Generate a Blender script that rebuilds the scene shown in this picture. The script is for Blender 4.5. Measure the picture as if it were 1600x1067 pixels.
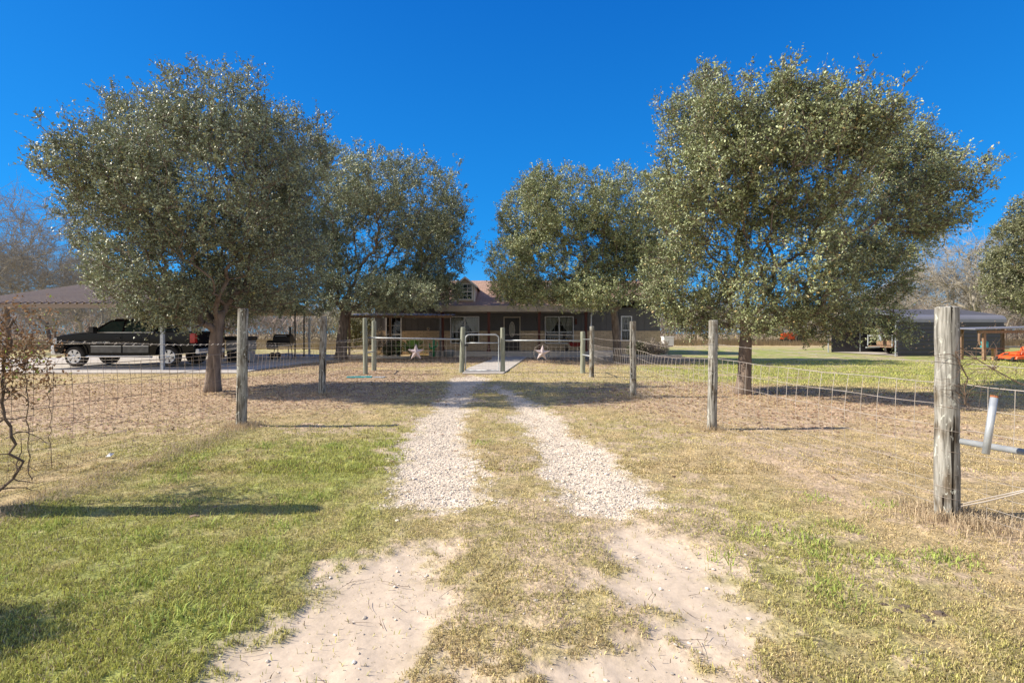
import bpy, math, random
import numpy as np
from mathutils import Vector, Matrix
R = math.radians
for o in list(bpy.data.objects): bpy.data.objects.remove(o)
sc = bpy.context.scene
COL = sc.collection

# ---------------- camera, sky, sun, exposure ----------------
CAM_H = 1.45; F = 800.0; HZ = 519.0
cd = bpy.data.cameras.new('camera'); cam = bpy.data.objects.new('camera', cd); COL.objects.link(cam)
cd.lens = 18.0; cd.sensor_width = 36.0; cd.clip_start = 0.05; cd.clip_end = 2000
cd.shift_y = -(533.5-HZ)/1600.0
cam.location = (0, 0, CAM_H); cam.rotation_euler = (R(90), 0, 0)
sc.camera = cam
SUN_EL = 38.0
SUN_AZ = math.atan2(-1.0, -0.04)          # direction towards the sun (x,y)=(-1,-.04), measured from +Y clockwise
w = bpy.data.worlds.new('World'); sc.world = w; w.use_nodes = True
nt = w.node_tree; bg = nt.nodes['Background']
sky = nt.nodes.new('ShaderNodeTexSky'); sky.sky_type = 'NISHITA'; sky.sun_disc = False
sky.sun_elevation = R(SUN_EL); sky.sun_rotation = SUN_AZ
sky.air_density = 1.0; sky.dust_density = 0.2; sky.ozone_density = 3.0
mixc = nt.nodes.new('ShaderNodeMix'); mixc.data_type = 'RGBA'; mixc.blend_type = 'MIX'
mixc.inputs[0].default_value = 0.72; 
stc = nt.nodes.new('ShaderNodeTexCoord'); ssp = nt.nodes.new('ShaderNodeSeparateXYZ'); nt.links.new(stc.outputs['Generated'], ssp.inputs[0])
srp = nt.nodes.new('ShaderNodeValToRGB'); e = srp.color_ramp.elements; e[0].position = 0.0; e[0].color = (.13, .43, .88, 1); e[1].position = .62; e[1].color = (.0, .125, .62, 1)
k = srp.color_ramp.elements.new(.16); k.color = (.012, .285, .86, 1)
nt.links.new(ssp.outputs['Z'], srp.inputs[0]); ssc = nt.nodes.new('ShaderNodeVectorMath'); ssc.operation = 'SCALE'; ssc.inputs['Scale'].default_value = 5.0
nt.links.new(srp.outputs[0], ssc.inputs[0]); nt.links.new(ssc.outputs[0], mixc.inputs[7])    # deep, clear winter blue, paler low down
mult = nt.nodes.new('ShaderNodeMix'); mult.data_type = 'RGBA'; mult.blend_type = 'MULTIPLY'; mult.inputs[0].default_value = 1
mult.inputs[7].default_value = (.12, .72, 1.15, 1)
nt.links.new(sky.outputs[0], mult.inputs[6]); nt.links.new(mult.outputs[2], mixc.inputs[6]); 
# pale fill light added to the unseen sky behind the camera, opens the shadows
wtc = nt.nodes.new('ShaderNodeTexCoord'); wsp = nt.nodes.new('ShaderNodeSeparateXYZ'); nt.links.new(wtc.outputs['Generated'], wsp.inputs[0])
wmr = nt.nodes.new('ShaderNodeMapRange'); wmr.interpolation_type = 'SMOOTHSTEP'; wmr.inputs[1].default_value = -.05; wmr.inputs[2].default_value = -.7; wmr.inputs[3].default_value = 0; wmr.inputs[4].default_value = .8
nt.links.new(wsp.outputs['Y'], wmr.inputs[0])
fill_mix = nt.nodes.new('ShaderNodeMix'); fill_mix.data_type = 'RGBA'; fill_mix.inputs[7].default_value = (5.4, 5.2, 4.9, 1)
nt.links.new(wmr.outputs[0], fill_mix.inputs[0]); nt.links.new(mixc.outputs[2], fill_mix.inputs[6]); nt.links.new(fill_mix.outputs[2], bg.inputs[0])
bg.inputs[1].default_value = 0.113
sd = bpy.data.lights.new('sun', 'SUN'); sun = bpy.data.objects.new('sun', sd); COL.objects.link(sun)
sd.energy = 5.0; sd.angle = R(0.5); sd.color = (1.0, 0.90, 0.74)
sv = Vector((math.sin(SUN_AZ)*math.cos(R(SUN_EL)), math.cos(SUN_AZ)*math.cos(R(SUN_EL)), math.sin(R(SUN_EL))))
sun.rotation_euler = sv.to_track_quat('Z', 'Y').to_euler(); sun.location = (-30, 5, 30)
sc.view_settings.view_transform = 'Standard'; sc.view_settings.look = 'None'
sc.view_settings.exposure = 0.72; sc.view_settings.gamma = 1.0

# ---------------- small helpers ----------------
def G(px, py):                       # a point of the flat ground from the survey of the photograph
    Y = F*CAM_H/(py-HZ); return ((px-800)/F*Y, Y)
def W(px, py, Y):
    return ((px-800)/F*Y, Y, CAM_H-(py-HZ)/F*Y)
def tag(o, label=None, cat=None, group=None, kind=None):
    if label: o['label'] = label
    if cat: o['category'] = cat
    if group: o['group'] = group
    if kind: o['kind'] = kind
    return o
def thing(name, loc, label, cat, group=None):
    o = bpy.data.objects.new(name, None); COL.objects.link(o); o.location = loc
    o.empty_display_size = 0.2
    return tag(o, label, cat, group)
def origin(o):
    v = Vector((0, 0, 0))
    while o is not None: v += o.location; o = o.parent
    return v
def link(name, me, mat, parent=None, loc=None):
    o = bpy.data.objects.new(name, me); COL.objects.link(o)
    if mat: me.materials.append(mat)
    if loc is not None: o.location = loc
    if parent is not None: o.parent = parent
    return o
def npmesh(name, V, Fc, k=None, smooth=False, attrs=None):
    """V (n,3), Fc (m,k)"""
    me = bpy.data.meshes.new(name); V = np.asarray(V, np.float32); Fc = np.asarray(Fc, np.int32)
    m, k = Fc.shape
    me.vertices.add(len(V)); me.vertices.foreach_set('co', V.ravel())
    me.loops.add(m*k); me.loops.foreach_set('vertex_index', Fc.ravel())
    me.polygons.add(m); me.polygons.foreach_set('loop_start', np.arange(m, dtype=np.int32)*k)
    me.polygons.foreach_set('loop_total', np.full(m, k, np.int32))
    me.polygons.foreach_set('use_smooth', np.full(m, smooth, bool))
    me.update(calc_edges=True)
    if attrs:
        for an, arr in attrs.items():
            a = me.attributes.new(an, 'FLOAT_COLOR', 'POINT'); a.data.foreach_set('color', np.asarray(arr, np.float32).ravel())
    return me

class MB:
    def __init__(s): s.v = []; s.f = []
    def add(s, vs, fs):
        n = len(s.v); s.v += [tuple(v) for v in vs]; s.f += [tuple(i+n for i in f) for f in fs]; return s
    def box(s, x0, x1, y0, y1, z0, z1, rot=0, piv=None):
        vs = [(x, y, z) for z in (z0, z1) for x, y in ((x0, y0), (x1, y0), (x1, y1), (x0, y1))]
        if rot:
            px, py = piv if piv else ((x0+x1)/2, (y0+y1)/2); c, t = math.cos(rot), math.sin(rot)
            vs = [(px+(x-px)*c-(y-py)*t, py+(x-px)*t+(y-py)*c, z) for x, y, z in vs]
        return s.add(vs, [(0, 3, 2, 1), (4, 5, 6, 7), (0, 1, 5, 4), (1, 2, 6, 5), (2, 3, 7, 6), (3, 0, 4, 7)])
    def prism(s, poly, fa, fb):
        """poly list of 2d pts; fa, fb map 2d -> 3d for the two ends"""
        n = len(poly); vs = [fa(p) for p in poly]+[fb(p) for p in poly]
        fs = [tuple(range(n))[::-1], tuple(range(n, 2*n))]+[(i, (i+1) % n, n+(i+1) % n, n+i) for i in range(n)]
        return s.add(vs, fs)
    def tube(s, pts, rad, n=8, cap=True):
        pts = [Vector(p) for p in pts]; m = len(pts)
        if not hasattr(rad, '__len__'): rad = [rad]*m
        d0 = (pts[1]-pts[0]).normalized(); a = Vector((0, 0, 1)) if abs(d0.z) < .9 else Vector((1, 0, 0))
        u = d0.cross(a).normalized(); vs = []
        for i, p in enumerate(pts):
            d = (pts[min(i+1, m-1)]-pts[max(i-1, 0)]).normalized()
            u = (u-d*u.dot(d)).normalized(); v = d.cross(u)
            for k in range(n):
                t = 2*math.pi*k/n; vs.append(p+(u*math.cos(t)+v*math.sin(t))*rad[i])
        fs = [(i*n+k, i*n+(k+1) % n, (i+1)*n+(k+1) % n, (i+1)*n+k) for i in range(m-1) for k in range(n)]
        if cap: fs += [tuple(range(n))[::-1], tuple(range((m-1)*n, m*n))]
        return s.add(vs, fs)
    def ball(s, c, r, sz=(1, 1, 1), nu=10, nv=6, jit=0, seed=0):
        rg = random.Random(seed); vs = [(c[0], c[1], c[2]-r*sz[2])]
        for j in range(1, nv):
            ph = -math.pi/2+math.pi*j/nv
            for i in range(nu):
                t = 2*math.pi*i/nu; q = r*(1+rg.uniform(-jit, jit))
                vs.append((c[0]+q*sz[0]*math.cos(ph)*math.cos(t), c[1]+q*sz[1]*math.cos(ph)*math.sin(t), c[2]+q*sz[2]*math.sin(ph)))
        vs.append((c[0], c[1], c[2]+r*sz[2])); L = len(vs)-1
        fs = [(0, 1+(i+1) % nu, 1+i) for i in range(nu)]
        for j in range(nv-2):
            for i in range(nu):
                a = 1+j*nu; fs.append((a+i, a+(i+1) % nu, a+nu+(i+1) % nu, a+nu+i))
        a = 1+(nv-2)*nu; fs += [(a+i, a+(i+1) % nu, L) for i in range(nu)]
        return s.add(vs, fs)
    def build(s, name, mat, parent=None, smooth=False, bevel=0):
        o0 = origin(parent)
        me = bpy.data.meshes.new(name); me.from_pydata([(v[0]-o0.x, v[1]-o0.y, v[2]-o0.z) for v in s.v], [], s.f); me.update()
        if smooth:
            me.polygons.foreach_set('use_smooth', [True]*len(me.polygons))
        o = link(name, me, mat, parent)
        if bevel:
            b = o.modifiers.new('bevel', 'BEVEL'); b.width = bevel; b.segments = 2; b.limit_method = 'ANGLE'; b.angle_limit = R(40)
        return o

# noise in numpy
def _h(ix, iy, s):
    n = (ix.astype(np.int64)*374761393+iy.astype(np.int64)*668265263+s*982451653) & 0xffffffff
    n = ((n ^ (n >> 13))*1274126177) & 0xffffffff
    return ((n ^ (n >> 16)) & 0xffff)/65535.0
def vnoise(x, y, s=0):
    ix = np.floor(x); iy = np.floor(y); fx = x-ix; fy = y-iy
    fx = fx*fx*(3-2*fx); fy = fy*fy*(3-2*fy)
    a = _h(ix, iy, s); b = _h(ix+1, iy, s); c = _h(ix, iy+1, s); d = _h(ix+1, iy+1, s)
    return (a*(1-fx)+b*fx)*(1-fy)+(c*(1-fx)+d*fx)*fy
def fbm(x, y, s=0, o=4):
    r = 0; a = .5; t = 0
    for i in range(o):
        r = r+a*vnoise(x, y, s+i*17); t += a; a *= .5; x = x*2.03+3.1; y = y*2.03+1.7
    return r/t
def sdpoly(x, y, poly):
    d = np.full(x.shape, 1e9); ins = np.zeros(x.shape, bool); n = len(poly)
    for i in range(n):
        ax, ay = poly[i]; bx, by = poly[(i+1) % n]; ex, ey = bx-ax, by-ay
        t = np.clip(((x-ax)*ex+(y-ay)*ey)/(ex*ex+ey*ey+1e-12), 0, 1)
        d = np.minimum(d, np.hypot(x-ax-t*ex, y-ay-t*ey))
        c = ((ay > y) != (by > y)) & (x < (bx-ax)*(y-ay)/((by-ay) if by != ay else 1e-9)+ax)
        ins ^= c
    return np.where(ins, d, -d)
def sstep(a, b, x):
    t = np.clip((x-a)/(b-a), 0, 1); return t*t*(3-2*t)

# ---------------- materials ----------------
def mat(name, col, rough=.7, metal=0, noise=0, scale=8, col2=None, bump=0, bscale=None, stretch=None, spec=None, detail=6, trans=None):
    m = bpy.data.materials.new(name); m.use_nodes = True; n = m.node_tree; p = n.nodes['Principled BSDF']
    p.inputs['Roughness'].default_value = rough; p.inputs['Metallic'].default_value = metal
    if spec is not None: p.inputs['Specular IOR Level'].default_value = spec
    c1 = (*col, 1); c2 = (*(col2 if col2 else [min(1, c*(1-noise)) for c in col]), 1)
    tc = n.nodes.new('ShaderNodeTexCoord'); mp = n.nodes.new('ShaderNodeMapping'); n.links.new(tc.outputs['Object'], mp.inputs[0])
    if stretch: mp.inputs['Scale'].default_value = stretch
    ns = n.nodes.new('ShaderNodeTexNoise'); ns.inputs['Scale'].default_value = scale; ns.inputs['Detail'].default_value = detail
    n.links.new(mp.outputs[0], ns.inputs['Vector'])
    rp = n.nodes.new('ShaderNodeValToRGB'); rp.color_ramp.elements[0].position = .3; rp.color_ramp.elements[1].position = .7
    rp.color_ramp.elements[0].color = c2; rp.color_ramp.elements[1].color = c1
    n.links.new(ns.outputs[0], rp.inputs[0]); n.links.new(rp.outputs[0], p.inputs['Base Color'])
    if bump:
        nb = n.nodes.new('ShaderNodeTexNoise'); nb.inputs['Scale'].default_value = bscale or scale*3; nb.inputs['Detail'].default_value = 5
        n.links.new(mp.outputs[0], nb.inputs['Vector'])
        bp = n.nodes.new('ShaderNodeBump'); bp.inputs['Strength'].default_value = min(1, bump*20); bp.inputs['Distance'].default_value = bump
        n.links.new(nb.outputs[0], bp.inputs['Height']); n.links.new(bp.outputs[0], p.inputs['Normal'])
    if trans:
        t = n.nodes.new('ShaderNodeBsdfTranslucent'); n.links.new(rp.outputs[0], t.inputs[0]); mx = n.nodes.new('ShaderNodeMixShader')
        mx.inputs[0].default_value = trans; n.links.new(p.outputs[0], mx.inputs[1]); n.links.new(t.outputs[0], mx.inputs[2])
        n.links.new(mx.outputs[0], n.nodes['Material Output'].inputs[0])
    return m
def attr_mat(name, rough=.6, trans=.3, spec=.5, gain=(1, 1, 1)):
    m = bpy.data.materials.new(name); m.use_nodes = True; n = m.node_tree; p = n.nodes['Principled BSDF']
    a = n.nodes.new('ShaderNodeAttribute'); a.attribute_name = 'Col'
    n.links.new(a.outputs['Color'], p.inputs['Base Color']); p.inputs['Roughness'].default_value = rough
    p.inputs['Specular IOR Level'].default_value = spec
    t = n.nodes.new('ShaderNodeBsdfTranslucent'); n.links.new(a.outputs['Color'], t.inputs[0]); mx = n.nodes.new('ShaderNodeMixShader')
    mx.inputs[0].default_value = trans; n.links.new(p.outputs[0], mx.inputs[1]); n.links.new(t.outputs[0], mx.inputs[2])
    n.links.new(mx.outputs[0], n.nodes['Material Output'].inputs[0])
    return m
M = {}
M['post'] = mat('weathered_wood', (.46, .45, .41), .9, scale=9, bump=.012, bscale=16, stretch=(3.4, 3.4, .2), col2=(.13, .12, .105), detail=12)
def postwood():
    m = bpy.data.materials.new('cracked_grey_wood'); m.use_nodes = True; n = m.node_tree; p = n.nodes['Principled BSDF']; p.inputs['Roughness'].default_value = .95; p.inputs['Specular IOR Level'].default_value = .2
    tc = n.nodes.new('ShaderNodeTexCoord')
    def ns(st, sc_, d, c0, c1, a, b):
        mp = n.nodes.new('ShaderNodeMapping'); mp.inputs['Scale'].default_value = st; n.links.new(tc.outputs['Object'], mp.inputs[0]); q = n.nodes.new('ShaderNodeTexNoise'); q.inputs['Scale'].default_value = sc_; q.inputs['Detail'].default_value = d; q.inputs['Distortion'].default_value = .4
        n.links.new(mp.outputs[0], q.inputs['Vector']); r = n.nodes.new('ShaderNodeValToRGB'); r.color_ramp.elements[0].position = a; r.color_ramp.elements[1].position = b; r.color_ramp.elements[0].color = (*c0, 1); r.color_ramp.elements[1].color = (*c1, 1); n.links.new(q.outputs[0], r.inputs[0]); return r
    fib = ns((1, 1, .07), 60, 8, (.13, .125, .11), (.38, .37, .34), .32, .62); st = ns((1, 1, .45), 9, 5, (.45, .38, .31), (1, 1, 1), .36, .52); cr = ns((1, 1, .045), 26, 3, (.10, .09, .08), (1, 1, 1), .36, .40); li = ns((1, 1, .5), 34, 4, (0, 0, 0), (1, 1, 1), .62, .68)
    def mul(x, y, t='MULTIPLY', f=1):
        k = n.nodes.new('ShaderNodeMix'); k.data_type = 'RGBA'; k.blend_type = t; k.inputs[0].default_value = f; n.links.new(x, k.inputs[6]); n.links.new(y, k.inputs[7]); return k.outputs[2]
    c = mul(mul(fib.outputs[0], st.outputs[0]), cr.outputs[0]); k = n.nodes.new('ShaderNodeMix'); k.data_type = 'RGBA'; n.links.new(li.outputs[0], k.inputs[0]); n.links.new(c, k.inputs[6]); k.inputs[7].default_value = (.52, .53, .48, 1)
    n.links.new(k.outputs[2], p.inputs['Base Color']); b = n.nodes.new('ShaderNodeBump'); b.inputs['Strength'].default_value = .8; b.inputs['Distance'].default_value = .006; n.links.new(mul(fib.outputs[0], cr.outputs[0]), b.inputs['Height']); n.links.new(b.outputs[0], p.inputs['Normal']); return m
M['post'] = postwood()
M['post_green'] = mat('green_weathered_wood', (.36, .38, .31), .9, scale=9, bump=.005, bscale=22, stretch=(3, 3, .25), col2=(.17, .18, .14))
M['galv'] = mat('galvanised_steel', (.50, .53, .56), .5, .4, scale=14, col2=(.33, .36, .40))
M['wire'] = mat('fence_wire', (.50, .46, .42), .5, .15, scale=3, col2=(.30, .25, .21))
M['rustwire'] = mat('rusty_wire', (.34, .27, .22), .7, .1, scale=3, col2=(.20, .14, .10))
M['bark'] = mat('oak_bark', (.25, .195, .16), .95, scale=6, col2=(.10, .075, .062), bump=.03, bscale=14, stretch=(2, 2, .5))
M['twig'] = mat('grey_twigs', (.40, .365, .31), .95, scale=3, col2=(.25, .225, .19))
M['vine'] = mat('dead_vine', (.20, .14, .10), .95, scale=12, col2=(.08, .055, .04))
M['concrete'] = mat('concrete', (.50, .46, .42), .9, scale=2.0, col2=(.38, .35, .32), bump=.004, bscale=40)
M['siding'] = mat('dark_siding', (.125, .118, .118), .7, scale=2, col2=(.10, .095, .097))
M['white'] = mat('white_trim', (.72, .72, .72), .5, scale=3, col2=(.62, .61, .62))
M['cream'] = mat('cream_trim', (.52, .45, .37), .6, scale=3, col2=(.45, .38, .31))
M['redwood'] = mat('red_brown_wood', (.13, .035, .022), .7, scale=9, col2=(.08, .02, .014), stretch=(3, 3, .3))
M['black'] = mat('black_paint', (.012, .012, .013), .45, scale=5, col2=(.02, .018, .016))
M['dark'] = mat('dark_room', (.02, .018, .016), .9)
M['lace'] = mat('lace_curtain', (.88, .86, .78), .9, scale=30, col2=(.72, .70, .62), trans=.25)
M['chrome'] = mat('chrome', (.80, .80, .80), .28, .65, scale=4, col2=(.6, .6, .62))
M['tyre'] = mat('tyre_rubber', (.025, .023, .022), .9, scale=20, col2=(.05, .045, .04))
M['orange'] = mat('orange_paint', (.75, .11, .02), .4, scale=6, col2=(.6, .09, .02))
M['turq'] = mat('turquoise_plastic', (.03, .38, .42), .4, scale=6, col2=(.02, .28, .33))
M['green'] = mat('green_paint', (.02, .36, .15), .4, scale=6, col2=(.02, .28, .12))
M['star'] = mat('pinkish_tin', (.62, .53, .54), .5, .2, scale=12, col2=(.44, .36, .37))
M['lumber'] = mat('old_lumber', (.30, .19, .12), .85, scale=9, col2=(.16, .10, .065), stretch=(2, 2, .3))

def paint_black():
    m = mat('black_car_paint', (.004, .005, .008), .10, 0, scale=3, col2=(.006, .006, .009)); p = m.node_tree.nodes['Principled BSDF']
    p.inputs['Coat Weight'].default_value = .1; p.inputs['Specular IOR Level'].default_value = .22; return m
M['carpaint'] = paint_black()
M['hood'] = mat('dusty_hood_paint', (.09, .095, .11), .3, 0, scale=5, col2=(.14, .14, .145))
M['grey_trim'] = mat('grey_lower_body', (.10, .095, .085), .45, .2, scale=5, col2=(.19, .18, .165))  # blotchy grey band along the lower doors, paler than the body paint
def glass(name, tint=(.02, .025, .03)):
    m = bpy.data.materials.new(name); m.use_nodes = True; n = m.node_tree
    for x in list(n.nodes):
        if x.type != 'OUTPUT_MATERIAL': n.nodes.remove(x)
    g = n.nodes.new('ShaderNodeBsdfGlossy'); g.inputs['Roughness'].default_value = .03
    t = n.nodes.new('ShaderNodeBsdfTransparent'); t.inputs[0].default_value = (.75, .78, .78, 1)
    fr = n.nodes.new('ShaderNodeFresnel'); fr.inputs[0].default_value = 1.6
    mx = n.nodes.new('ShaderNodeMixShader'); n.links.new(fr.outputs[0], mx.inputs[0]); n.links.new(t.outputs[0], mx.inputs[1]); n.links.new(g.outputs[0], mx.inputs[2])
    n.links.new(mx.outputs[0], n.nodes['Material Output'].inputs[0]); return m
M['glass'] = glass('window_glass')
M['carglass'] = mat('tinted_glass', (.02, .045, .04), .05, scale=3, col2=(.015, .03, .03))

def brick():
    m = bpy.data.materials.new('tan_brick'); m.use_nodes = True; n = m.node_tree; p = n.nodes['Principled BSDF']; p.inputs['Roughness'].default_value = .9
    tc = n.nodes.new('ShaderNodeTexCoord'); mp = n.nodes.new('ShaderNodeMapping'); mp.inputs['Rotation'].default_value = (R(90), 0, 0)
    n.links.new(tc.outputs['Object'], mp.inputs[0])
    b = n.nodes.new('ShaderNodeTexBrick'); b.inputs['Scale'].default_value = 1; b.inputs['Brick Width'].default_value = .4; b.inputs['Row Height'].default_value = .12
    b.inputs['Mortar Size'].default_value = .012; b.inputs['Color1'].default_value = (.64, .49, .32, 1); b.inputs['Color2'].default_value = (.50, .37, .24, 1)
    b.inputs['Mortar'].default_value = (.28, .23, .18, 1); n.links.new(mp.outputs[0], b.inputs[0]); n.links.new(b.outputs[0], p.inputs['Base Color']); return m
M['brick'] = brick()
def ribbed(name, c1, c2, axis=0, pitch=.23, metal=.3, rough=.45, depth=.02):
    m = bpy.data.materials.new(name); m.use_nodes = True; n = m.node_tree; p = n.nodes['Principled BSDF']
    p.inputs['Roughness'].default_value = rough; p.inputs['Metallic'].default_value = metal
    tc = n.nodes.new('ShaderNodeTexCoord'); ns = n.nodes.new('ShaderNodeTexNoise'); ns.inputs['Scale'].default_value = 1.3; ns.inputs['Detail'].default_value = 6
    n.links.new(tc.outputs['Object'], ns.inputs['Vector'])
    mx = n.nodes.new('ShaderNodeMix'); mx.data_type = 'RGBA'; mx.inputs[6].default_value = (*c1, 1); mx.inputs[7].default_value = (*c2, 1)
    n.links.new(ns.outputs[0], mx.inputs[0]); n.links.new(mx.outputs[2], p.inputs['Base Color']); return m
M['brownmetal'] = ribbed('brown_roof_metal', (.23, .18, .145), (.33, .26, .21), metal=0, rough=.6)
M['slatemetal'] = ribbed('slate_wall_metal', (.052, .052, .068), (.07, .07, .085))
M['slateroof'] = ribbed('slate_roof_metal', (.20, .20, .235), (.27, .27, .30))
M['awning'] = ribbed('faded_awning_metal', (.45, .38, .38), (.33, .28, .27))
def shingle():
    m = bpy.data.materials.new('red_brown_shingles'); m.use_nodes = True; n = m.node_tree; p = n.nodes['Principled BSDF']; p.inputs['Roughness'].default_value = .95
    tc = n.nodes.new('ShaderNodeTexCoord')
    b = n.nodes.new('ShaderNodeTexBrick'); b.inputs['Scale'].default_value = 1; b.inputs['Brick Width'].default_value = .33; b.inputs['Row Height'].default_value = .14
    b.inputs['Mortar Size'].default_value = .008; b.inputs['Color1'].default_value = (.42, .28, .205, 1); b.inputs['Color2'].default_value = (.32, .20, .145, 1); b.inputs['Mortar'].default_value = (.12, .07, .06, 1)
    n.links.new(tc.outputs['Object'], b.inputs[0]); n.links.new(b.outputs[0], p.inputs['Base Color']); return m
M['shingle'] = shingle()
M['leaf'] = attr_mat('oak_leaves', .50, .12, .85)
M['blade'] = attr_mat('grass_blades', .7, .25, .25)
M['stone'] = attr_mat('gravel_stones', .9, 0, .2)

# ---------------- ground: what lies where (metres) ----------------
P = lambda *q: [G(a, b) for a, b in q]
GRAVEL = [P((598, 792), (690, 800), (765, 788), (748, 745), (732, 700), (728, 655), (735, 625), (742, 602), (770, 594), (742, 588), (705, 592), (702, 606), (690, 628), (668, 655), (640, 690), (622, 730)),
          P((905, 796), (960, 800), (1022, 785), (990, 752), (935, 708), (885, 668), (850, 640), (812, 618), (780, 604), (768, 606), (792, 622), (806, 650), (832, 690), (858, 735), (880, 775))]
SAND = [P((318, 1075), (365, 1020), (428, 985), (492, 930), (500, 905), (545, 882), (590, 868), (640, 856), (684, 852), (680, 880), (668, 905), (690, 935), (668, 960), (690, 1000), (655, 1040), (640, 1075), (600, 1120), (300, 1120)),
        P((978, 828), (1040, 845), (1085, 872), (1125, 905), (1150, 935), (1215, 962), (1190, 988), (1160, 1004), (1105, 1006), (1050, 985), (1025, 950), (925, 912), (990, 885), (975, 855)),
        P((880, 1012), (960, 1006), (1040, 1012), (1120, 1062), (1130, 1120), (840, 1120), (850, 1050)),
        P((690, 1010), (770, 1030), (800, 1120), (650, 1120))]
PATH = P((722, 585.5), (786, 585.5), (824, 558.5), (1005, 558), (1005, 554.5), (770, 554.5), (768, 563), (731, 577))
SLAB = P((-500, 585), (372, 585), (430, 575), (545, 560.5), (560, 556), (440, 554), (360, 556), (-100, 563), (-500, 565))
def masks(x, y):
    x = np.asarray(x, float); y = np.asarray(y, float)
    n1 = fbm(x*1.3, y*1.3, 1)-.5; n2 = fbm(x*5, y*5, 2)-.5; n3 = fbm(x*.35, y*.35, 3)-.5; n4 = fbm(x*16, y*16, 9, 3)-.5
    yy = np.maximum(y, .5)
    wob = n1*.40+n2*.38+n4*.20
    sg = np.full(x.shape, -9.); ss = sg.copy(); spth = sg
    for q in GRAVEL: sg = np.maximum(sg, sdpoly(x, y, q))
    for q in SAND: ss = np.maximum(ss, sdpoly(x, y, q))
    gravel = sstep(-.14, .14, sg+wob*.9+n4*.12); sand = sstep(-.17, .13, ss+wob*.85+n4*.16)
    # worn dirt between things: thin patches
    ax = np.abs(x-(-.15))
    drive = sstep(2.2, .9, ax)*sstep(40, 16, y)
    worn = sstep(0, .22, n1*.9+n2*.8+n4*.35+.02+.06*drive+ .08*sstep(1.0, 3.0, x)*sstep(9, 5, y) - .25*sstep(-.8, -1.8, x)*sstep(7.5, 6, y)+.12*sstep(1.4, .4, np.abs(x+.1))*sstep(4.2, 2.6, y))*.8
    # a bare run along the right fence, as cut by hooves
    d = sdpoly(x, y, P((1130, 690), (1250, 720), (1380, 800), (1330, 815), (1190, 730)))
    worn = np.maximum(worn, .75*sstep(-.25, .15, d+wob*1.5))
    # leaf litter under the oaks
    def disc(cx, cy, rx, ry): return 1-np.hypot((x-cx)/rx, (y-cy)/ry)
    lit = np.maximum.reduce([disc(-6.9, 11.9, 5.8, 4.6), disc(-9, 25.5, 8, 7), disc(5.4, 11.0, 4.6, 3.9), disc(0, 27, 12, 4), disc(5, 25.5, 5, 4.5), disc(-5, 16, 3.4, 4)])
    litter = sstep(-.12, .35, lit+n1*.7+n3*.4+n2*.4)
    # greenness
    g = .34+n3*.5+n1*1.1+n2*.8+n4*.25
    g += .36*sstep(-.7, -1.8, x)*sstep(8.5, 5.5, y)*sstep(-4.4, -3.6, x)     # lush verge left of the drive
    g += .25*sstep(-.5, -1.2, x)*sstep(-3, -1.6, x)*sstep(14, 7, y)
    g += .20*sstep(1.0, 1.6, x)*sstep(2.9, 2.2, x)*sstep(5.2, 4.0, y)
    g += .12*sstep(1.0, .3, np.abs(x))*sstep(4, 5, y)
    g -= .22*sstep(2.2, 3.2, x)*sstep(13, 9, y)
    g -= .10*sstep(-4.1, -4.6, x)*sstep(16, 10, y)+.30*sstep(9.5, 11, y)*sstep(-3, -5, x)*sstep(22, 16, y)
    g += .75*sstep(3.0, 7, x)*sstep(12, 16, y)*(1-.7*litter)*sstep(62, 34, y)
    g += .22*sstep(17, 30, y)*sstep(-6, -9, x)
    g -= .35*sstep(36, 60, y)
    return dict(gravel=gravel, sand=sand*(1-gravel), worn=worn, litter=litter, green=np.clip(g, 0, 1), n1=n1, n2=n2, n4=n4)
def height(x, y, m=None):
    m = m or masks(x, y); near = sstep(14, 7, y)
    h = .035*fbm(x*.8, y*.8, 21)+near*(.030*(1-m['sand']*.92)*(1-m['gravel'])*(m['n2'])+.010*m['n4']*(1-m['sand']*.6))
    h = h-.030*m['sand']-.018*m['gravel']+.012*m['gravel']*near*m['n4']
    # tyre scrapes in the bare sand
    h = h+near*m['sand']*.0065*np.sin((x*.9+y*.28)*34+8*m['n1'])*sstep(-.1, .2, m['n2'])
    # windrow of dead grass along the left fence line
    h = h+.028*np.exp(-((x+3.98+.25*m['n1'])/.17)**2)*sstep(8, 7, y)
    return h
def mixn(a, b, t): return np.asarray(a)*(1-t[:, None])+np.asarray(b)*t[:, None]

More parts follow.
